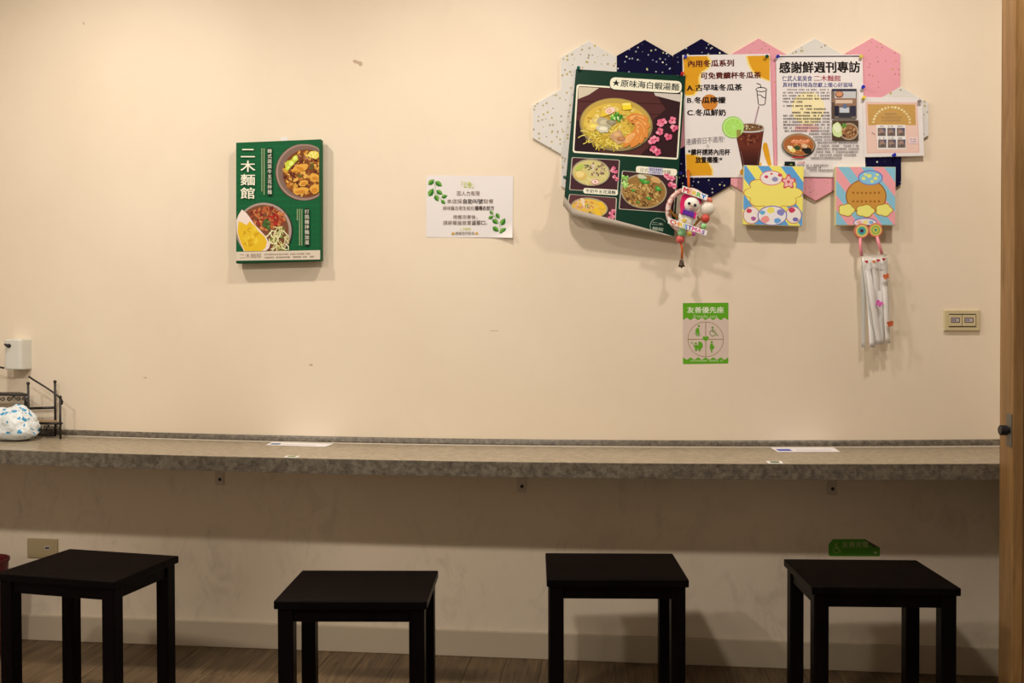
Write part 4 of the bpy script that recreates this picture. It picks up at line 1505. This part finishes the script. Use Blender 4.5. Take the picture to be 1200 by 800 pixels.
orn_ball('berry', 826.6, 256, 5, (206, 74, 60), OF + .010, .8)
orn_ball('berry', 830.5, 235.6, 4.4, (222, 120, 96), OF + .004, .8)
orn_ball('bead', 824.8, 265, 3.4, (150, 206, 130), OF + .010, .8)
orn_ball('bead', 808, 273.6, 3.2, (232, 196, 80), OF + .004, .8)
orn_ball('bead', 812.8, 274.2, 2.4, (190, 80, 160), OF + .006, .8)
orn_ball('bead', 799, 272.4, 5, (150, 200, 140), OF + .006, .8)
orn_ball('bead', 797.4, 280.2, 5, (214, 92, 84), OF + .002, .8)
RB = [S(206, 40, 60), S(232, 120, 40), S(236, 190, 40), S(110, 180, 60), S(40, 120, 200), S(110, 50, 150), S(226, 90, 150), S(232, 130, 160), S(110, 60, 160)]
CARD = mat('letter_card_white', S(244, 236, 232), .5, .3)
for word, q_ in (('MERRY', [(800, 217.2), (829.8, 228.6), (828.2, 235), (798.8, 225)]), ('CHRISTMAS', [(783.4, 255), (829.2, 270.6), (827.4, 276), (782.6, 261.6)])):
    card = slab('letter_card', q_, OF + .024, .003, CARD, orn, bevel=.0006)
    sh = Sheet(W(q_[0][0], q_[0][1], OF + .027), parent=card)
    cen = (Vector(q_[0]) + Vector(q_[1]) + Vector(q_[2]) + Vector(q_[3])) / 4
    ins = [tuple(Vector(p).lerp(cen, .10)) for p in q_]
    cols = [RB[0], RB[1], RB[2], RB[3], RB[4]] if word == 'MERRY' else RB
    sh.text(word, ins, RB[0], .06, cols)
cm = mat('orange_cord', S(196, 92, 30), .6, .2)
cor = [W(806.4, 200, HOFF + .004), W(806.6, 204, .03), W(807, 212, OF + .012), W(807.2, 222, OF + .014)]
tube('hanging_cord', cor, .0045, cm, orn)
tube('bell_cord', [W(797.8, 284, OF), W(799.4, 292, OF), W(799, 303.5, OF)], .0036, cm, orn)
bt = W(798.7, 304, OF); bb_ = W(798.7, 312.5, OF)
h_ = bt.z - bb_.z
prof = [(.0025, 0), (.006, -.10 * h_), (.0072, -.45 * h_), (.010, -.8 * h_), (.0125, -1.0 * h_), (.0105, -.98 * h_)]
V, Fc = [], []
for r_, z_ in prof:
    for k in range(14):
        a = 2 * math.pi * k / 14
        V.append((bt.x + r_ * math.cos(a), bt.y + r_ * math.sin(a), bt.z + z_))
for i in range(len(prof) - 1):
    for k in range(14):
        Fc.append((i * 14 + k, i * 14 + (k + 1) % 14, (i + 1) * 14 + (k + 1) % 14, (i + 1) * 14 + k))
Fc.append(tuple(range(14)))
bell = obj_from('bell', V, Fc, mat('dark_bronze', (.055, .032, .02), .4, .5, .6), orn, smooth=True)
v, f = sphere_geo(bb_ + Vector((0, 0, -.001)), .0035, .0035, .0035, 8, 6)
obj_from('clapper', v, f, M['black_metal'], bell, smooth=True)

# ------------------------------------------------------------------ streamer mobile below the second canvas
rng = random.Random(81)
OC = .040
c = W(1025, 408, OC)
mob = thing('streamer_mobile', (c.x, D - OC, c.z), 'paper mobile of white streamers with hearts and butterflies hanging from two rainbow discs', 'mobile')
DISC = [S(206, 118, 92), S(232, 196, 110), S(110, 178, 120), S(70, 150, 170), S(90, 40, 50)]
DISC2 = [S(206, 118, 92), S(226, 190, 90), S(120, 180, 90), S(226, 190, 70), S(90, 160, 130)]
for (x, y, r_), cs in (((1010, 270.4, 8.8), DISC), ((1026.2, 269.4, 8.4), DISC2)):
    pts = [(x + r_ * math.cos(a), y + r_ * math.sin(a)) for a in [2 * math.pi * k / 28 for k in range(28)]]
    dd = slab('rainbow_disc', pts, OC - .012, .012, mat('disc_edge', cs[0], .6, .3), mob, bevel=.0012)
    sh = Sheet(W(x, y, OC), parent=dd)
    for k, fr_ in enumerate((.80, .60, .42, .24)):
        sh.ell(x, y, r_ * fr_, r_ * fr_, cs[k + 1], n=24)
    sh.build('painted_rings', dd)
pk = mat('pink_straw', S(236, 140, 146), .4, .4)
tube('pink_cord', [W(1008, 279, OC - .004), W(1008.2, 288, OC), W(1009.6, 300, OC + .002)], .0052, pk, mob)
tube('pink_cord', [W(1027.6, 277, OC - .004), W(1030, 286, OC), W(1033.4, 298, OC + .002)], .0052, pk, mob)
# clear cup band, open cylinder with a rolled rim
ca, cb = W(1010, 299, OC), W(1039.5, 299, OC)
rx_ = (cb.x - ca.x) / 2; cxm = (ca.x + cb.x) / 2; zt = ca.z; zb = W(1025, 315, OC).z
cupm = mat('clear_cup_plastic', (.92, .92, .88), .12, .5, 0, .30)
V, Fc = [], []
for z_, k_ in ((zt, 1.0), (zt - .003, 1.0), ((zt + zb) / 2, .96), (zb, .92)):
    for k in range(28):
        a = 2 * math.pi * k / 28
        V.append((cxm + rx_ * k_ * math.cos(a), D - OC + rx_ * .6 * k_ * math.sin(a), z_))
for i in range(3):
    for k in range(28):
        Fc.append((i * 28 + k, i * 28 + (k + 1) % 28, (i + 1) * 28 + (k + 1) % 28, (i + 1) * 28 + k))
cup_o = obj_from('clear_cup', V, Fc, cupm, mob, smooth=True)
v, f = tube_geo([(cxm + rx_ * math.cos(a), D - OC + rx_ * .6 * math.sin(a), zt) for a in [2 * math.pi * k / 28 for k in range(28)]], .0012, 6, True)
obj_from('cup_rim', v, f, mat('rim_plastic', (.55, .52, .46), .3, .5, 0, .6), cup_o, smooth=True)


def cup_y(x):
    q_ = max(-1, min(1, (x - cxm) / rx_))
    return D - OC - rx_ * .6 * math.sqrt(1 - q_ * q_) - .0015


for x, y, cc in ((1015, 306.6, (190, 30, 40)), (1023, 306.8, (226, 120, 60)), (1028, 305.4, (196, 36, 46)), (1034.8, 304, (170, 30, 40))):
    p = W(x, y, OC + .012)
    pts = []
    for k in range(20):
        a = 2 * math.pi * k / 20
        hx_, hz_ = 16 * math.sin(a) ** 3, 13 * math.cos(a) - 5 * math.cos(2 * a) - 2 * math.cos(3 * a) - math.cos(4 * a)
        pts.append(Vector((p.x + hx_ * .00036, cup_y(p.x), p.z + hz_ * .00036)))
    bkp = [q_ + Vector((0, .0010, 0)) for q_ in pts]
    n = len(pts)
    obj_from('heart', pts + bkp, [tuple(range(n)), tuple(range(2 * n - 1, n - 1, -1))] + [(i, n + i, n + (i + 1) % n, (i + 1) % n) for i in range(n)], mat('heart_red', S(*cc), .5), mob)
STM = mat('white_streamer', (.86, .86, .85), .55, .25)
STG = mat('glassy_streamer', S(222, 214, 204), .3, .4, 0, .55)
#  top x, mid x, bottom x, bottom y, width px, off, material
STR = [(1012, 1012, 1011.8, 407, 4.5, .030, STG), (1014, 1019, 1022, 407, 5.5, .044, STM), (1017, 1023, 1031.5, 403.5, 6.0, .050, STM), (1021, 1025, 1027, 404, 6, .036, STM),
       (1025, 1029, 1032, 403, 6.5, .046, STM), (1030, 1033, 1034.5, 401, 6, .040, STM), (1035, 1038, 1040.6, 402, 5, .046, STM), (1038, 1039.5, 1041, 396, 3.5, .032, STG)]
for x0, xm, x1, yb, wd, of, m_ in STR:
    wd *= 1.35
    V, Fc = [], []
    K = 16
    tw = rng.uniform(-.25, .25)
    for k in range(K + 1):
        u = k / K
        x = (1 - u) ** 2 * x0 + 2 * u * (1 - u) * (2 * xm - (x0 + x1) / 2) + u * u * x1
        y = 302 + (yb - 302) * u
        p = W(x, y, of + .006 * math.sin(u * 5 + x0))
        a = tw * math.sin(u * 4 + x0) + .2
        hw_ = wd * pmm / 2 * (1 - .25 * u)
        dx = Vector((math.cos(a), math.sin(a), 0)) * hw_
        nr = Vector((-math.sin(a), math.cos(a), 0)) * .0015
        V += [p - dx, p + nr, p + dx]
    for k in range(K):
        for j in range(2):
            Fc.append((k * 3 + j, (k + 1) * 3 + j, (k + 1) * 3 + j + 1, k * 3 + j + 1))
    o = obj_from('streamer', V, Fc, m_, mob, smooth=True)
    so = o.modifiers.new('thickness', 'SOLIDIFY'); so.thickness = .0004
for x, y, r_, cc, rot in ((1038.4, 324, 4.4, (206, 96, 40), .3), (1030.2, 355.6, 5, (222, 96, 170), -.5), (1043.2, 379.4, 4.6, (190, 80, 34), .2)):
    p = W(x, y, .056)
    geos = []
    for sg in (-1, 1):
        for (ax, az, ra, rb) in ((.55, .4, .55, .5), (.45, -.42, .42, .38)):
            pts = []
            for k in range(12):
                a = 2 * math.pi * k / 12
                lx_, lz_ = sg * (ax + ra * math.cos(a)), az + rb * math.sin(a)
                lx_, lz_ = lx_ * math.cos(rot) - lz_ * math.sin(rot), lx_ * math.sin(rot) + lz_ * math.cos(rot)
                pts.append(p + Vector((lx_ * r_ * pmm * .75, -abs(lx_) * .0025, lz_ * r_ * pmm * .75)))
            bkp = [q_ + Vector((0, .0008, 0)) for q_ in pts]
            geos.append((pts + bkp, [tuple(range(12)), tuple(range(23, 11, -1))] + [(i, 12 + i, 12 + (i + 1) % 12, (i + 1) % 12) for i in range(12)]))
    geos.append(tube_geo([p + Vector((-.001, -.001, -.010)), p + Vector((.001, -.001, .010))], .0016, 6))
    obj_from('butterfly', *merge(geos), mat('butterfly_paper', S(*cc), .5), mob)

# ------------------------------------------------------------------ stickers on the wall
LIME = S(96, 158, 34)
t0 = W(827, 426, .0004)
stk = thing('seat_sticker', (t0.x, D - .0004, t0.z), 'green and clear friendly seat sticker with a circle of four pictograms', 'sticker')
q = [(800.2, 355), (853.6, 354.6), (853.4, 425.6), (800.4, 426.4)]
slab('film', q, .0002, .0003, mat('sticker_film', S(214, 186, 168), .35, .4), stk)
s = Sheet(W(800, 355, .0005), parent=stk)


def wavy(y0, y1, top, n=6):
    pts = []
    for k in range(41):
        u = k / 40
        yy = (y1 if not top else y0) + (1.3 if not top else -1.3) * math.cos(u * n * 2 * math.pi) * (1 if not top else 1)
        pts.append((800.4 + u * 53, yy))
    return pts


s.poly([(800.2, 355), (853.6, 354.6)] + wavy(355, 373.6, False)[::-1], LIME)
s.build('header_band', stk)
s.poly(wavy(420, 426, True) + [(853.4, 425.6), (800.4, 426.4)], LIME)
s.build('footer_band', stk)
s.text('友善優先座', (805, 359.8, 848.6, 366.6), S(226, 222, 190), .02)
s.text('Friendly seat', (812.4, 368, 841, 372.6), S(200, 210, 150))
rng = random.Random(91)
s.marks(809, 848, 422.6, 1.7, S(190, 206, 140), rng)
s.build('fine_print', stk)
OL = S(150, 128, 70)
s.ring(827, 397.4, 20.8, 20.4, .55, OL, 48)
s.stroke([(827, 377), (827, 417.8)], .7, OL); s.stroke([(806.2, 397.4), (847.8, 397.4)], .7, OL)
s.build('circle_print', stk)
pts = []
for k in range(24):
    a = 2 * math.pi * k / 24
    pts.append((827 + 16 * math.sin(a) ** 3 * .23, 396.6 - (13 * math.cos(a) - 5 * math.cos(2 * a) - 2 * math.cos(3 * a) - math.cos(4 * a)) * .23))
s.poly(pts, LIME); s.build('heart_print', stk)
X = lambda a, b: (790 + a / 8.89, 345 + b / 8.89)
# person with stick
s.ell(*X(257, 328), 1.3, 1.3, LIME, n=12)
s.poly([X(238, 345), X(258, 350), X(262, 385), X(256, 400), X(258, 440 - 5), X(248, 435), X(244, 400), X(236, 435), X(228, 433), X(230, 390), X(226, 365)], LIME)
s.stroke([X(228, 365), X(215, 415)], .6, LIME); s.stroke([X(262, 385), X(267, 432)], .6, LIME)
s.build('stick_pictogram', stk)


def wheelchair(s, cx, cy, k, col):
    s.ell(cx - .3 * k, cy - 5.0 * k, 1.25 * k, 1.25 * k, col, n=12)
    s.stroke([(cx - .2 * k, cy - 3.4 * k), (cx, cy + .6 * k), (cx + 3.3 * k, cy + .6 * k), (cx + 5.2 * k, cy + 4.6 * k), (cx + 6.6 * k, cy + 4.2 * k)], 1.0 * k, col)
    s.stroke([(cx, cy - 1.4 * k), (cx + 3 * k, cy - 1.2 * k)], .8 * k, col)
    s.ring(cx, cy + 1.9 * k, 3.6 * k, 3.6 * k, .7 * k, col, 20, 10, 260)


wheelchair(s, *X(402, 385), .95, S(104, 140, 50)); s.build('wheelchair_pictogram', stk)
s.stroke([X(172, 500), X(188, 500), X(210, 535)], .7, LIME)
s.ell(*X(225, 507), 1.2, 1.2, LIME, n=10)
s.poly([X(205, 530), X(240, 522), X(252, 535), X(252, 492), X(275, 490), X(296, 512), X(298, 545), X(280, 568), X(225, 568), X(210, 550)], LIME)
s.ell(*X(228, 577), 1.3, 1.3, LIME, n=10); s.ell(*X(265, 577), 1.3, 1.3, LIME, n=10)
s.build('pram_pictogram', stk)
s.ell(*X(391, 495), 1.3, 1.3, LIME, n=10)
s.poly([X(380, 512), X(400, 512), X(408, 530), X(420, 545), X(412, 562), X(398, 570), X(396, 605), X(386, 605), X(384, 570), X(373, 565), X(373, 530)], LIME)
s.build('expecting_pictogram', stk)

t0 = W(1001, 652, .0004)
chg = thing('charging_sticker', (t0.x, D - .0004, t0.z), 'small dark green charging sticker with one peeling corner low on the wall', 'sticker')
slab('film', [(971, 637.5), (976, 631.5), (1014, 631.5), (1022, 637), (1031.3, 642), (1031, 651.5), (973, 651.5), (971, 650)], .0002, .0003, mat('sticker_green', S(78, 140, 34), .4, .3), chg)
s = Sheet(W(971, 637, .0005), parent=chg)
wheelchair(s, 980, 642.4, .95, S(170, 180, 110)); s.build('wheelchair_print', chg)
s.text('友善充電', (986.6, 634.6, 1018, 641.4), S(170, 176, 120), .015)
s.quad(1024, 646, 1028, 648.4, S(180, 186, 140)); s.build('plug_print', chg)
a_, b_2, c_ = W(1013.5, 631.5, .0006), W(1031.3, 641.6, .0006), W(1023, 641, .010)
obj_from('peeled_corner', [a_, b_2, c_, a_ + Vector((0, .0003, 0)), b_2 + Vector((0, .0003, 0)), c_ + Vector((0, .0003, 0))], [(0, 2, 1), (3, 4, 5), (0, 1, 4, 3), (1, 2, 5, 4), (2, 0, 3, 5)], mat('sticker_back', S(90, 84, 60), .6), chg)

# ------------------------------------------------------------------ switch and socket
def rect(x0, y0, x1, y1):
    return [(x0, y0), (x1, y0), (x1, y1), (x0, y1)]


t0 = W(1128, 388, 0)
sw = thing('light_switch', (t0.x, D, t0.z), 'cream double rocker light switch plate on the wall near the door frame', 'light switch')
slab('plate', rect(1106.6, 363, 1148.6, 387.6), .0002, .009, M['ivory'], sw, bevel=.003)
slab('recess', rect(1112, 367.6, 1144, 383), .0092, .0004, M['dark_slot'], sw)
for x0, x1 in ((1112.4, 1127.4), (1128, 1143.6)):
    rk = slab('rocker', rect(x0, 368.9, x1, 382.0), .0094, .003, M['ivory'], sw, bevel=.0008)
    xm_ = (x0 + x1) / 2
    slab('label_frame', rect(xm_ - 5.4, 372, xm_ + 5.0, 378), .0124, .0003, mat('label_grey', S(84, 70, 72), .5), rk)
    slab('paper_label', rect(xm_ - 4.4, 373, xm_ + 4.0, 377), .0127, .0003, mat('label_paper', S(190, 170, 166), .5), rk)
    sh = Sheet(W(xm_, 375, .0131), parent=rk)
    sh.marks(xm_ - 3.6, xm_ + 1.4, 375, 2.4, S(70, 66, 96), random.Random(int(x0)))
    sh.build('label_print', rk)

t0 = W(49, 654, 0)
so_ = thing('wall_socket', (t0.x, D, t0.z), 'low yellowed wall socket plate with a small dark slot beneath the counter', 'wall socket')
slab('plate', [(31.6, 630.6), (67, 631.8), (67, 654.2), (31.6, 653)], .0002, .007, M['ivory_dark'], so_, bevel=.002)
slab('insert', [(34, 633.4), (63.4, 634.2), (63.4, 651.6), (34, 650.8)], .0072, .0012, M['ivory_dark'], so_, bevel=.0006)
slab('slot_frame', rect(52.2, 639.8, 58.4, 644.2), .0084, .0006, mat('pale_plastic', S(190, 176, 160), .5), so_)
slab('slot', rect(53, 641, 57.6, 643), .0090, .0004, mat('slot_blue', (.012, .014, .05), .5), so_)

# ------------------------------------------------------------------ white dispenser on the wall
a_, b_2 = W(4.2, 397.6, .062), W(24.5, 433, .062)
dsp = thing('soap_dispenser', ((a_.x + b_2.x) / 2, D, b_2.z), 'white rounded dispenser with a black knob on the wall above the rack', 'dispenser')
x0, x1, z0, z1 = a_.x, b_2.x, b_2.z, a_.z
V, Fc = [], []
sec = [(x0, D - .0003), (x0, D - .052)] + [(x0 + .010 - .010 * math.cos(a), D - .052 - .010 * math.sin(a)) for a in [math.pi / 2 * k / 5 for k in range(1, 6)]]
sec += [(x0 + .03, D - .062)] + [(x1 - .012 + .012 * math.sin(a), D - .050 - .012 * math.cos(a)) for a in [math.pi / 2 * k / 7 for k in range(0, 8)]] + [(x1, D - .0003)]
n = len(sec)
cx_ = (x0 + x1) / 2
for z_, k_ in ((z0, .97), (z0 + .004, 1), (z1 - .004, 1), (z1, .97)):
    for x, y in sec:
        V.append((cx_ + (x - cx_) * k_, D - (D - y) * (k_ if y < D - .01 else 1), z_))
for i in range(3):
    for k in range(n):
        Fc.append((i * n + k, i * n + (k + 1) % n, (i + 1) * n + (k + 1) % n, (i + 1) * n + k))
Fc += [tuple(range(n - 1, -1, -1)), tuple(3 * n + k for k in range(n))]
obj_from('housing', V, Fc, M['white_plastic'], dsp)
kp = W(10.4, 405, .0625)
v, f = tube_geo([kp + Vector((0, .003, 0)), kp, kp + Vector((-.001, -.005, .001)), kp + Vector((-.004, -.009, .003)), kp + Vector((-.010, -.011, .006))], [.009, .008, .0065, .005, .003], 12)
obj_from('knob', v, f, M['black_plastic'], dsp, smooth=True)
obj_from('wall_plate', *box_geo(x0 + .004, x1 - .004, D - .012, D - .0002, z0 - .004, z0), M['ivory_dark'], dsp)

# ------------------------------------------------------------------ black wire rack on the counter
def ctop(x):
    return HT + lens_bow(x)


RM, RF, RBk = M['black_metal'], .088, .022
p0 = W(40, 510, RF)
rack = thing('wire_rack', (p0.x, D - .055, ctop(p0.x)), 'black wrought metal stepped rack with scrolls standing on the counter', 'rack')


def post(px, py, off, r=.0042):
    p = W(px, py, off)
    b = Vector((p.x, p.y, ctop(p.x) + .0003))
    o = tube('post', [b, p], r, RM, rack)
    v_, f_ = sphere_geo(p + Vector((0, 0, .003)), .0062, .0062, .006, 10, 7)
    obj_from('finial', v_, f_, RM, o, smooth=True)
    return p


post(33, 450, RF); post(30.5, 472, RBk); post(64.4, 448, RBk); post(70.4, 466, RF, .0038); post(-38, 416, RF); post(-42, 416, RBk); post(41, 497, RF, .0032)


def rail(name, pts, off, r=.0036):
    return tube(name, [W(x, y, off) for x, y in pts], r, RM, rack)


def zshelf(px0, px1, py, wood):
    a, b = W(px0, py, RF), W(px1, py, RF)
    z_ = a.z
    b.z = z_
    tube('shelf_rail', [a, b], .0042, RM, rack)
    a2, b2 = W(px0 - 5, py, RBk), W(px1 - 7, py, RBk)
    a2.z = b2.z = z_
    tube('shelf_rail', [a2, b2], .0040, RM, rack)
    for p_, q_ in ((a, a2), (b, b2)):
        tube('shelf_rail', [p_, q_], .0036, RM, rack)
    e_ = .003
    v_, f_ = box_geo(0, 1, 0, 1, z_ - .002, z_ + .005)
    v_ = [((a.lerp(b, .04 + .92 * x_)).lerp(a2.lerp(b2, .04 + .92 * x_), .06 + .88 * y_).x, D - RF + .004 + (RF - RBk - .008) * y_, zz_) for x_, y_, zz_ in v_]
    obj_from('shelf_board', v_, f_, mat('shelf_wood', (.30, .19, .09) if wood else (.03, .02, .015), .5), rack)
    return a, b


zshelf(-40, 33, 462, False)
zshelf(40.5, 72.6, 495.6, True)
rail('cross_rail', [(28.5, 478.8), (46, 478), (64.6, 477.4)], RBk, .0048)
rail('foot_rail', [(36, 510.2), (64, 509.6)], RBk, .0040)
rail('side_rail', [(29.5, 462), (29.5, 478)], RF)
# curved handrails
rail('handrail', [(33.8, 441.2), (42, 446.5), (52, 452.6), (61, 458.6), (67, 463), (71.4, 467), (73, 470.6), (72.4, 473.4), (70.2, 473.4)], (RF + RBk) / 2 + .02, .0036)
rail('handrail', [(-40, 408), (-20, 424), (-6, 429), (4.6, 431)], (RF + RBk) / 2 + .02, .0036)


def scroll(cx, cy, w_, h_, off):
    for sg in (-1, 1):
        pts = []
        for k in range(22):
            u = k / 21
            if u < .5:
                a = u / .5
                pts.append((cx + sg * w_ * (1 - a * .62), cy - h_ * .45 + h_ * .95 * math.sin(a * math.pi / 2) * .8))
            else:
                a = (u - .5) / .5 * 4.6 + math.pi / 2
                r_ = w_ * .22 * (1 - .45 * (u - .5) / .5)
                pts.append((cx + sg * (w_ * .38 - w_ * .0) + sg * r_ * math.cos(a) * 1.0, cy + h_ * .02 + r_ * math.sin(a)))
        tube('scroll', [W(x, y, off) for x, y in pts], .0020, RM, rack, 6)


for cx_, cy_ in ((7, 467), (25, 466.6)):
    scroll(cx_, cy_, 9, 7, RF)
for cx_ in (50, 64):
    scroll(cx_, 500.6, 8, 6.6, RF)

# ------------------------------------------------------------------ patterned plastic bag on the counter
from mathutils import noise as mnoise
zb = ctop(-2.1) + .0004
bc = onz(11, 517, zb)
bag = thing('plastic_bag', (bc.x, bc.y + .03, zb), 'crumpled white plastic bag with blue spots lying on the counter by the rack', 'bag')
V, Fc = [], []
nu, nv = 72, 40
bx_, by_, bz_ = bc.x - .006, bc.y + .03, zb
for j in range(nv + 1):
    th_ = math.pi * j / nv
    for i in range(nu):
        ph = 2 * math.pi * i / nu
        ct, st_ = math.cos(th_), math.sin(th_)
        sq = lambda v_, e: math.copysign(abs(v_) ** e, v_)
        x = .090 * sq(st_, .7) * sq(math.cos(ph), .8)
        y = .060 * sq(st_, .7) * sq(math.sin(ph), .8)
        z = .058 * sq(ct, .8) + .058
        hgt = z / .116
        # slumped to the counter on the rack side, gathered crest on top
        side = max(0, x / .09)
        x *= 1 - .30 * hgt * side
        q3 = Vector((x * 26 + 2, y * 26, z * 20))
        fold = abs(mnoise.noise(q3)) * .030 + abs(mnoise.noise(q3 * 2.3)) * .014
        k_ = 1 - .055 + fold * 6
        z *= (1 - .32 * side ** 2) * (1 - .06 + fold * 5)
        V.append((bx_ + x * k_, by_ + y * k_ + .012 * hgt, bz_ + max(0.0, z)))
for j in range(nv):
    for i in range(nu):
        Fc.append((j * nu + i, (j + 1) * nu + i, (j + 1) * nu + (i + 1) % nu, j * nu + (i + 1) % nu))
bm_ = mat('bag_film', S(226, 222, 216), .28, .5)
N_, L_, b_ = nodes(bm_)
vv = coords(bm_)
vo = nn(N_, 'ShaderNodeTexVoronoi'); vo.inputs['Scale'].default_value = 58
nz = nn(N_, 'ShaderNodeTexNoise'); nz.inputs['Scale'].default_value = 60; L_.new(vv, nz.inputs['Vector'])
mv = nn(N_, 'ShaderNodeVectorMath', operation='MULTIPLY_ADD'); L_.new(nz.outputs['Color'], mv.inputs[0]); mv.inputs[1].default_value = (.02, .02, .02); L_.new(vv, mv.inputs[2])
L_.new(mv.outputs[0], vo.inputs['Vector'])
sp_ = nn(N_, 'ShaderNodeSeparateColor'); L_.new(vo.outputs['Color'], sp_.inputs[0])
th2 = nn(N_, 'ShaderNodeMath', operation='MULTIPLY'); th2.inputs[1].default_value = .62; L_.new(sp_.outputs[0], th2.inputs[0])
lt = nn(N_, 'ShaderNodeMath', operation='LESS_THAN'); L_.new(vo.outputs['Distance'], lt.inputs[0]); L_.new(th2.outputs[0], lt.inputs[1])
gt = nn(N_, 'ShaderNodeMath', operation='GREATER_THAN'); L_.new(sp_.outputs[1], gt.inputs[0]); gt.inputs[1].default_value = .30
an = nn(N_, 'ShaderNodeMath', operation='MULTIPLY'); L_.new(lt.outputs[0], an.inputs[0]); L_.new(gt.outputs[0], an.inputs[1])
L_.new(mixc(N_, L_, an.outputs[0], S(226, 222, 214), S(50, 146, 190)), b_.inputs['Base Color'])
wr = noise(bm_, vv, 34, 5, .6, 1.2)
bump(bm_, wr, .8, .010)
obj_from('bag_body', V, Fc, bm_, bag, smooth=True)
# ------------------------------------------------------------------ papers and tags lying on the counter
def lay(name, pts, label, cat, group, prints):
    P = []
    for x, y in pts:
        p = onz(x, y, HT)
        for _ in range(4):
            p = onz(x, y, ctop(p.x) + .0007)
        p.y = max(p.y, D - DEP + .006)
        p.y = min(p.y, D - .016)
        p.z = ctop(p.x) + .0009
        P.append(p)
    n = len(P)
    c_ = sum(P, Vector()) / n
    t_ = thing(name, (c_.x, c_.y, c_.z), label, cat, group)
    bk = [p - Vector((0, 0, .0005)) for p in P]
    obj_from('sheet', P + bk, [tuple(range(n)), tuple(range(2 * n - 1, n - 1, -1))] + [(i, n + i, n + (i + 1) % n, (i + 1) % n) for i in range(n)], M['white_paper'], t_)
    up_ = Vector((0, 0, .0003))
    for (u0, v0, u1, v1), cc in prints:
        def at(u, v):
            return P[0].lerp(P[1], v).lerp(P[3].lerp(P[2], v), u) + up_
        o_ = obj_from('print_patch', [at(u0, v0), at(u1, v0), at(u1, v1), at(u0, v1)], [(0, 1, 2, 3)], mat('patch_ink', S(*cc), .5, .2), t_)
    return t_


lay('paper_slip', [(311.7, 521.2), (320, 517.4), (391, 519.6), (381, 523.4)], 'white paper slip taped flat on the counter below the green menu board', 'paper', 'paper slips on the counter', [((.04, .2, .2, .6), (90, 110, 140)), ((.24, .3, .8, .42), (200, 180, 176))])
lay('paper_slip', [(911.7, 529.4), (902.5, 524.2), (976.7, 524.2), (985, 529.2)], 'white paper slip with blue print on the counter below the streamer mobile', 'paper', 'paper slips on the counter', [((.04, .2, .26, .62), (70, 84, 170)), ((.34, .3, .9, .44), (206, 186, 186))])
lay('seat_tag', [(331.7, 535.6), (336.7, 533.6), (351.7, 534), (347.5, 536.2)], 'tiny white and green tag at the counter edge below the green menu board', 'tag', 'tiny tags at the counter edge', [((.2, .2, .8, .85), (110, 130, 60))])
lay('seat_tag', [(900.8, 543), (897.5, 540), (915.8, 540), (918, 543)], 'tiny white and green tag at the counter edge below the streamer mobile', 'tag', 'tiny tags at the counter edge', [((.2, .2, .8, .85), (96, 110, 60))])

# ------------------------------------------------------------------ red bin under the counter
pr = W(6, 656, .17)
rb, zt = .085, pr.z
cx_, cy_ = pr.x - rb, D - .17
rbin = thing('red_bin', (cx_, cy_, 0), 'dark red plastic bin on the floor under the counter beyond the wall socket', 'bin')
V, Fc = [], []
prof = [(.062, .0005), (.064, .006), (rb - .004, zt - .012), (rb, zt - .010), (rb, zt), (rb - .005, zt), (rb - .008, zt - .012), (.060, .012)]
for r_, z_ in prof:
    for k in range(28):
        a = 2 * math.pi * k / 28
        V.append((cx_ + r_ * math.cos(a), cy_ + r_ * math.sin(a), z_))
for i in range(len(prof) - 1):
    for k in range(28):
        Fc.append((i * 28 + k, i * 28 + (k + 1) % 28, (i + 1) * 28 + (k + 1) % 28, (i + 1) * 28 + k))
Fc += [tuple(range(27, -1, -1)), tuple((len(prof) - 1) * 28 + k for k in range(28))]
obj_from('bin_body', V, Fc, M['red_plastic'], rbin, smooth=False)
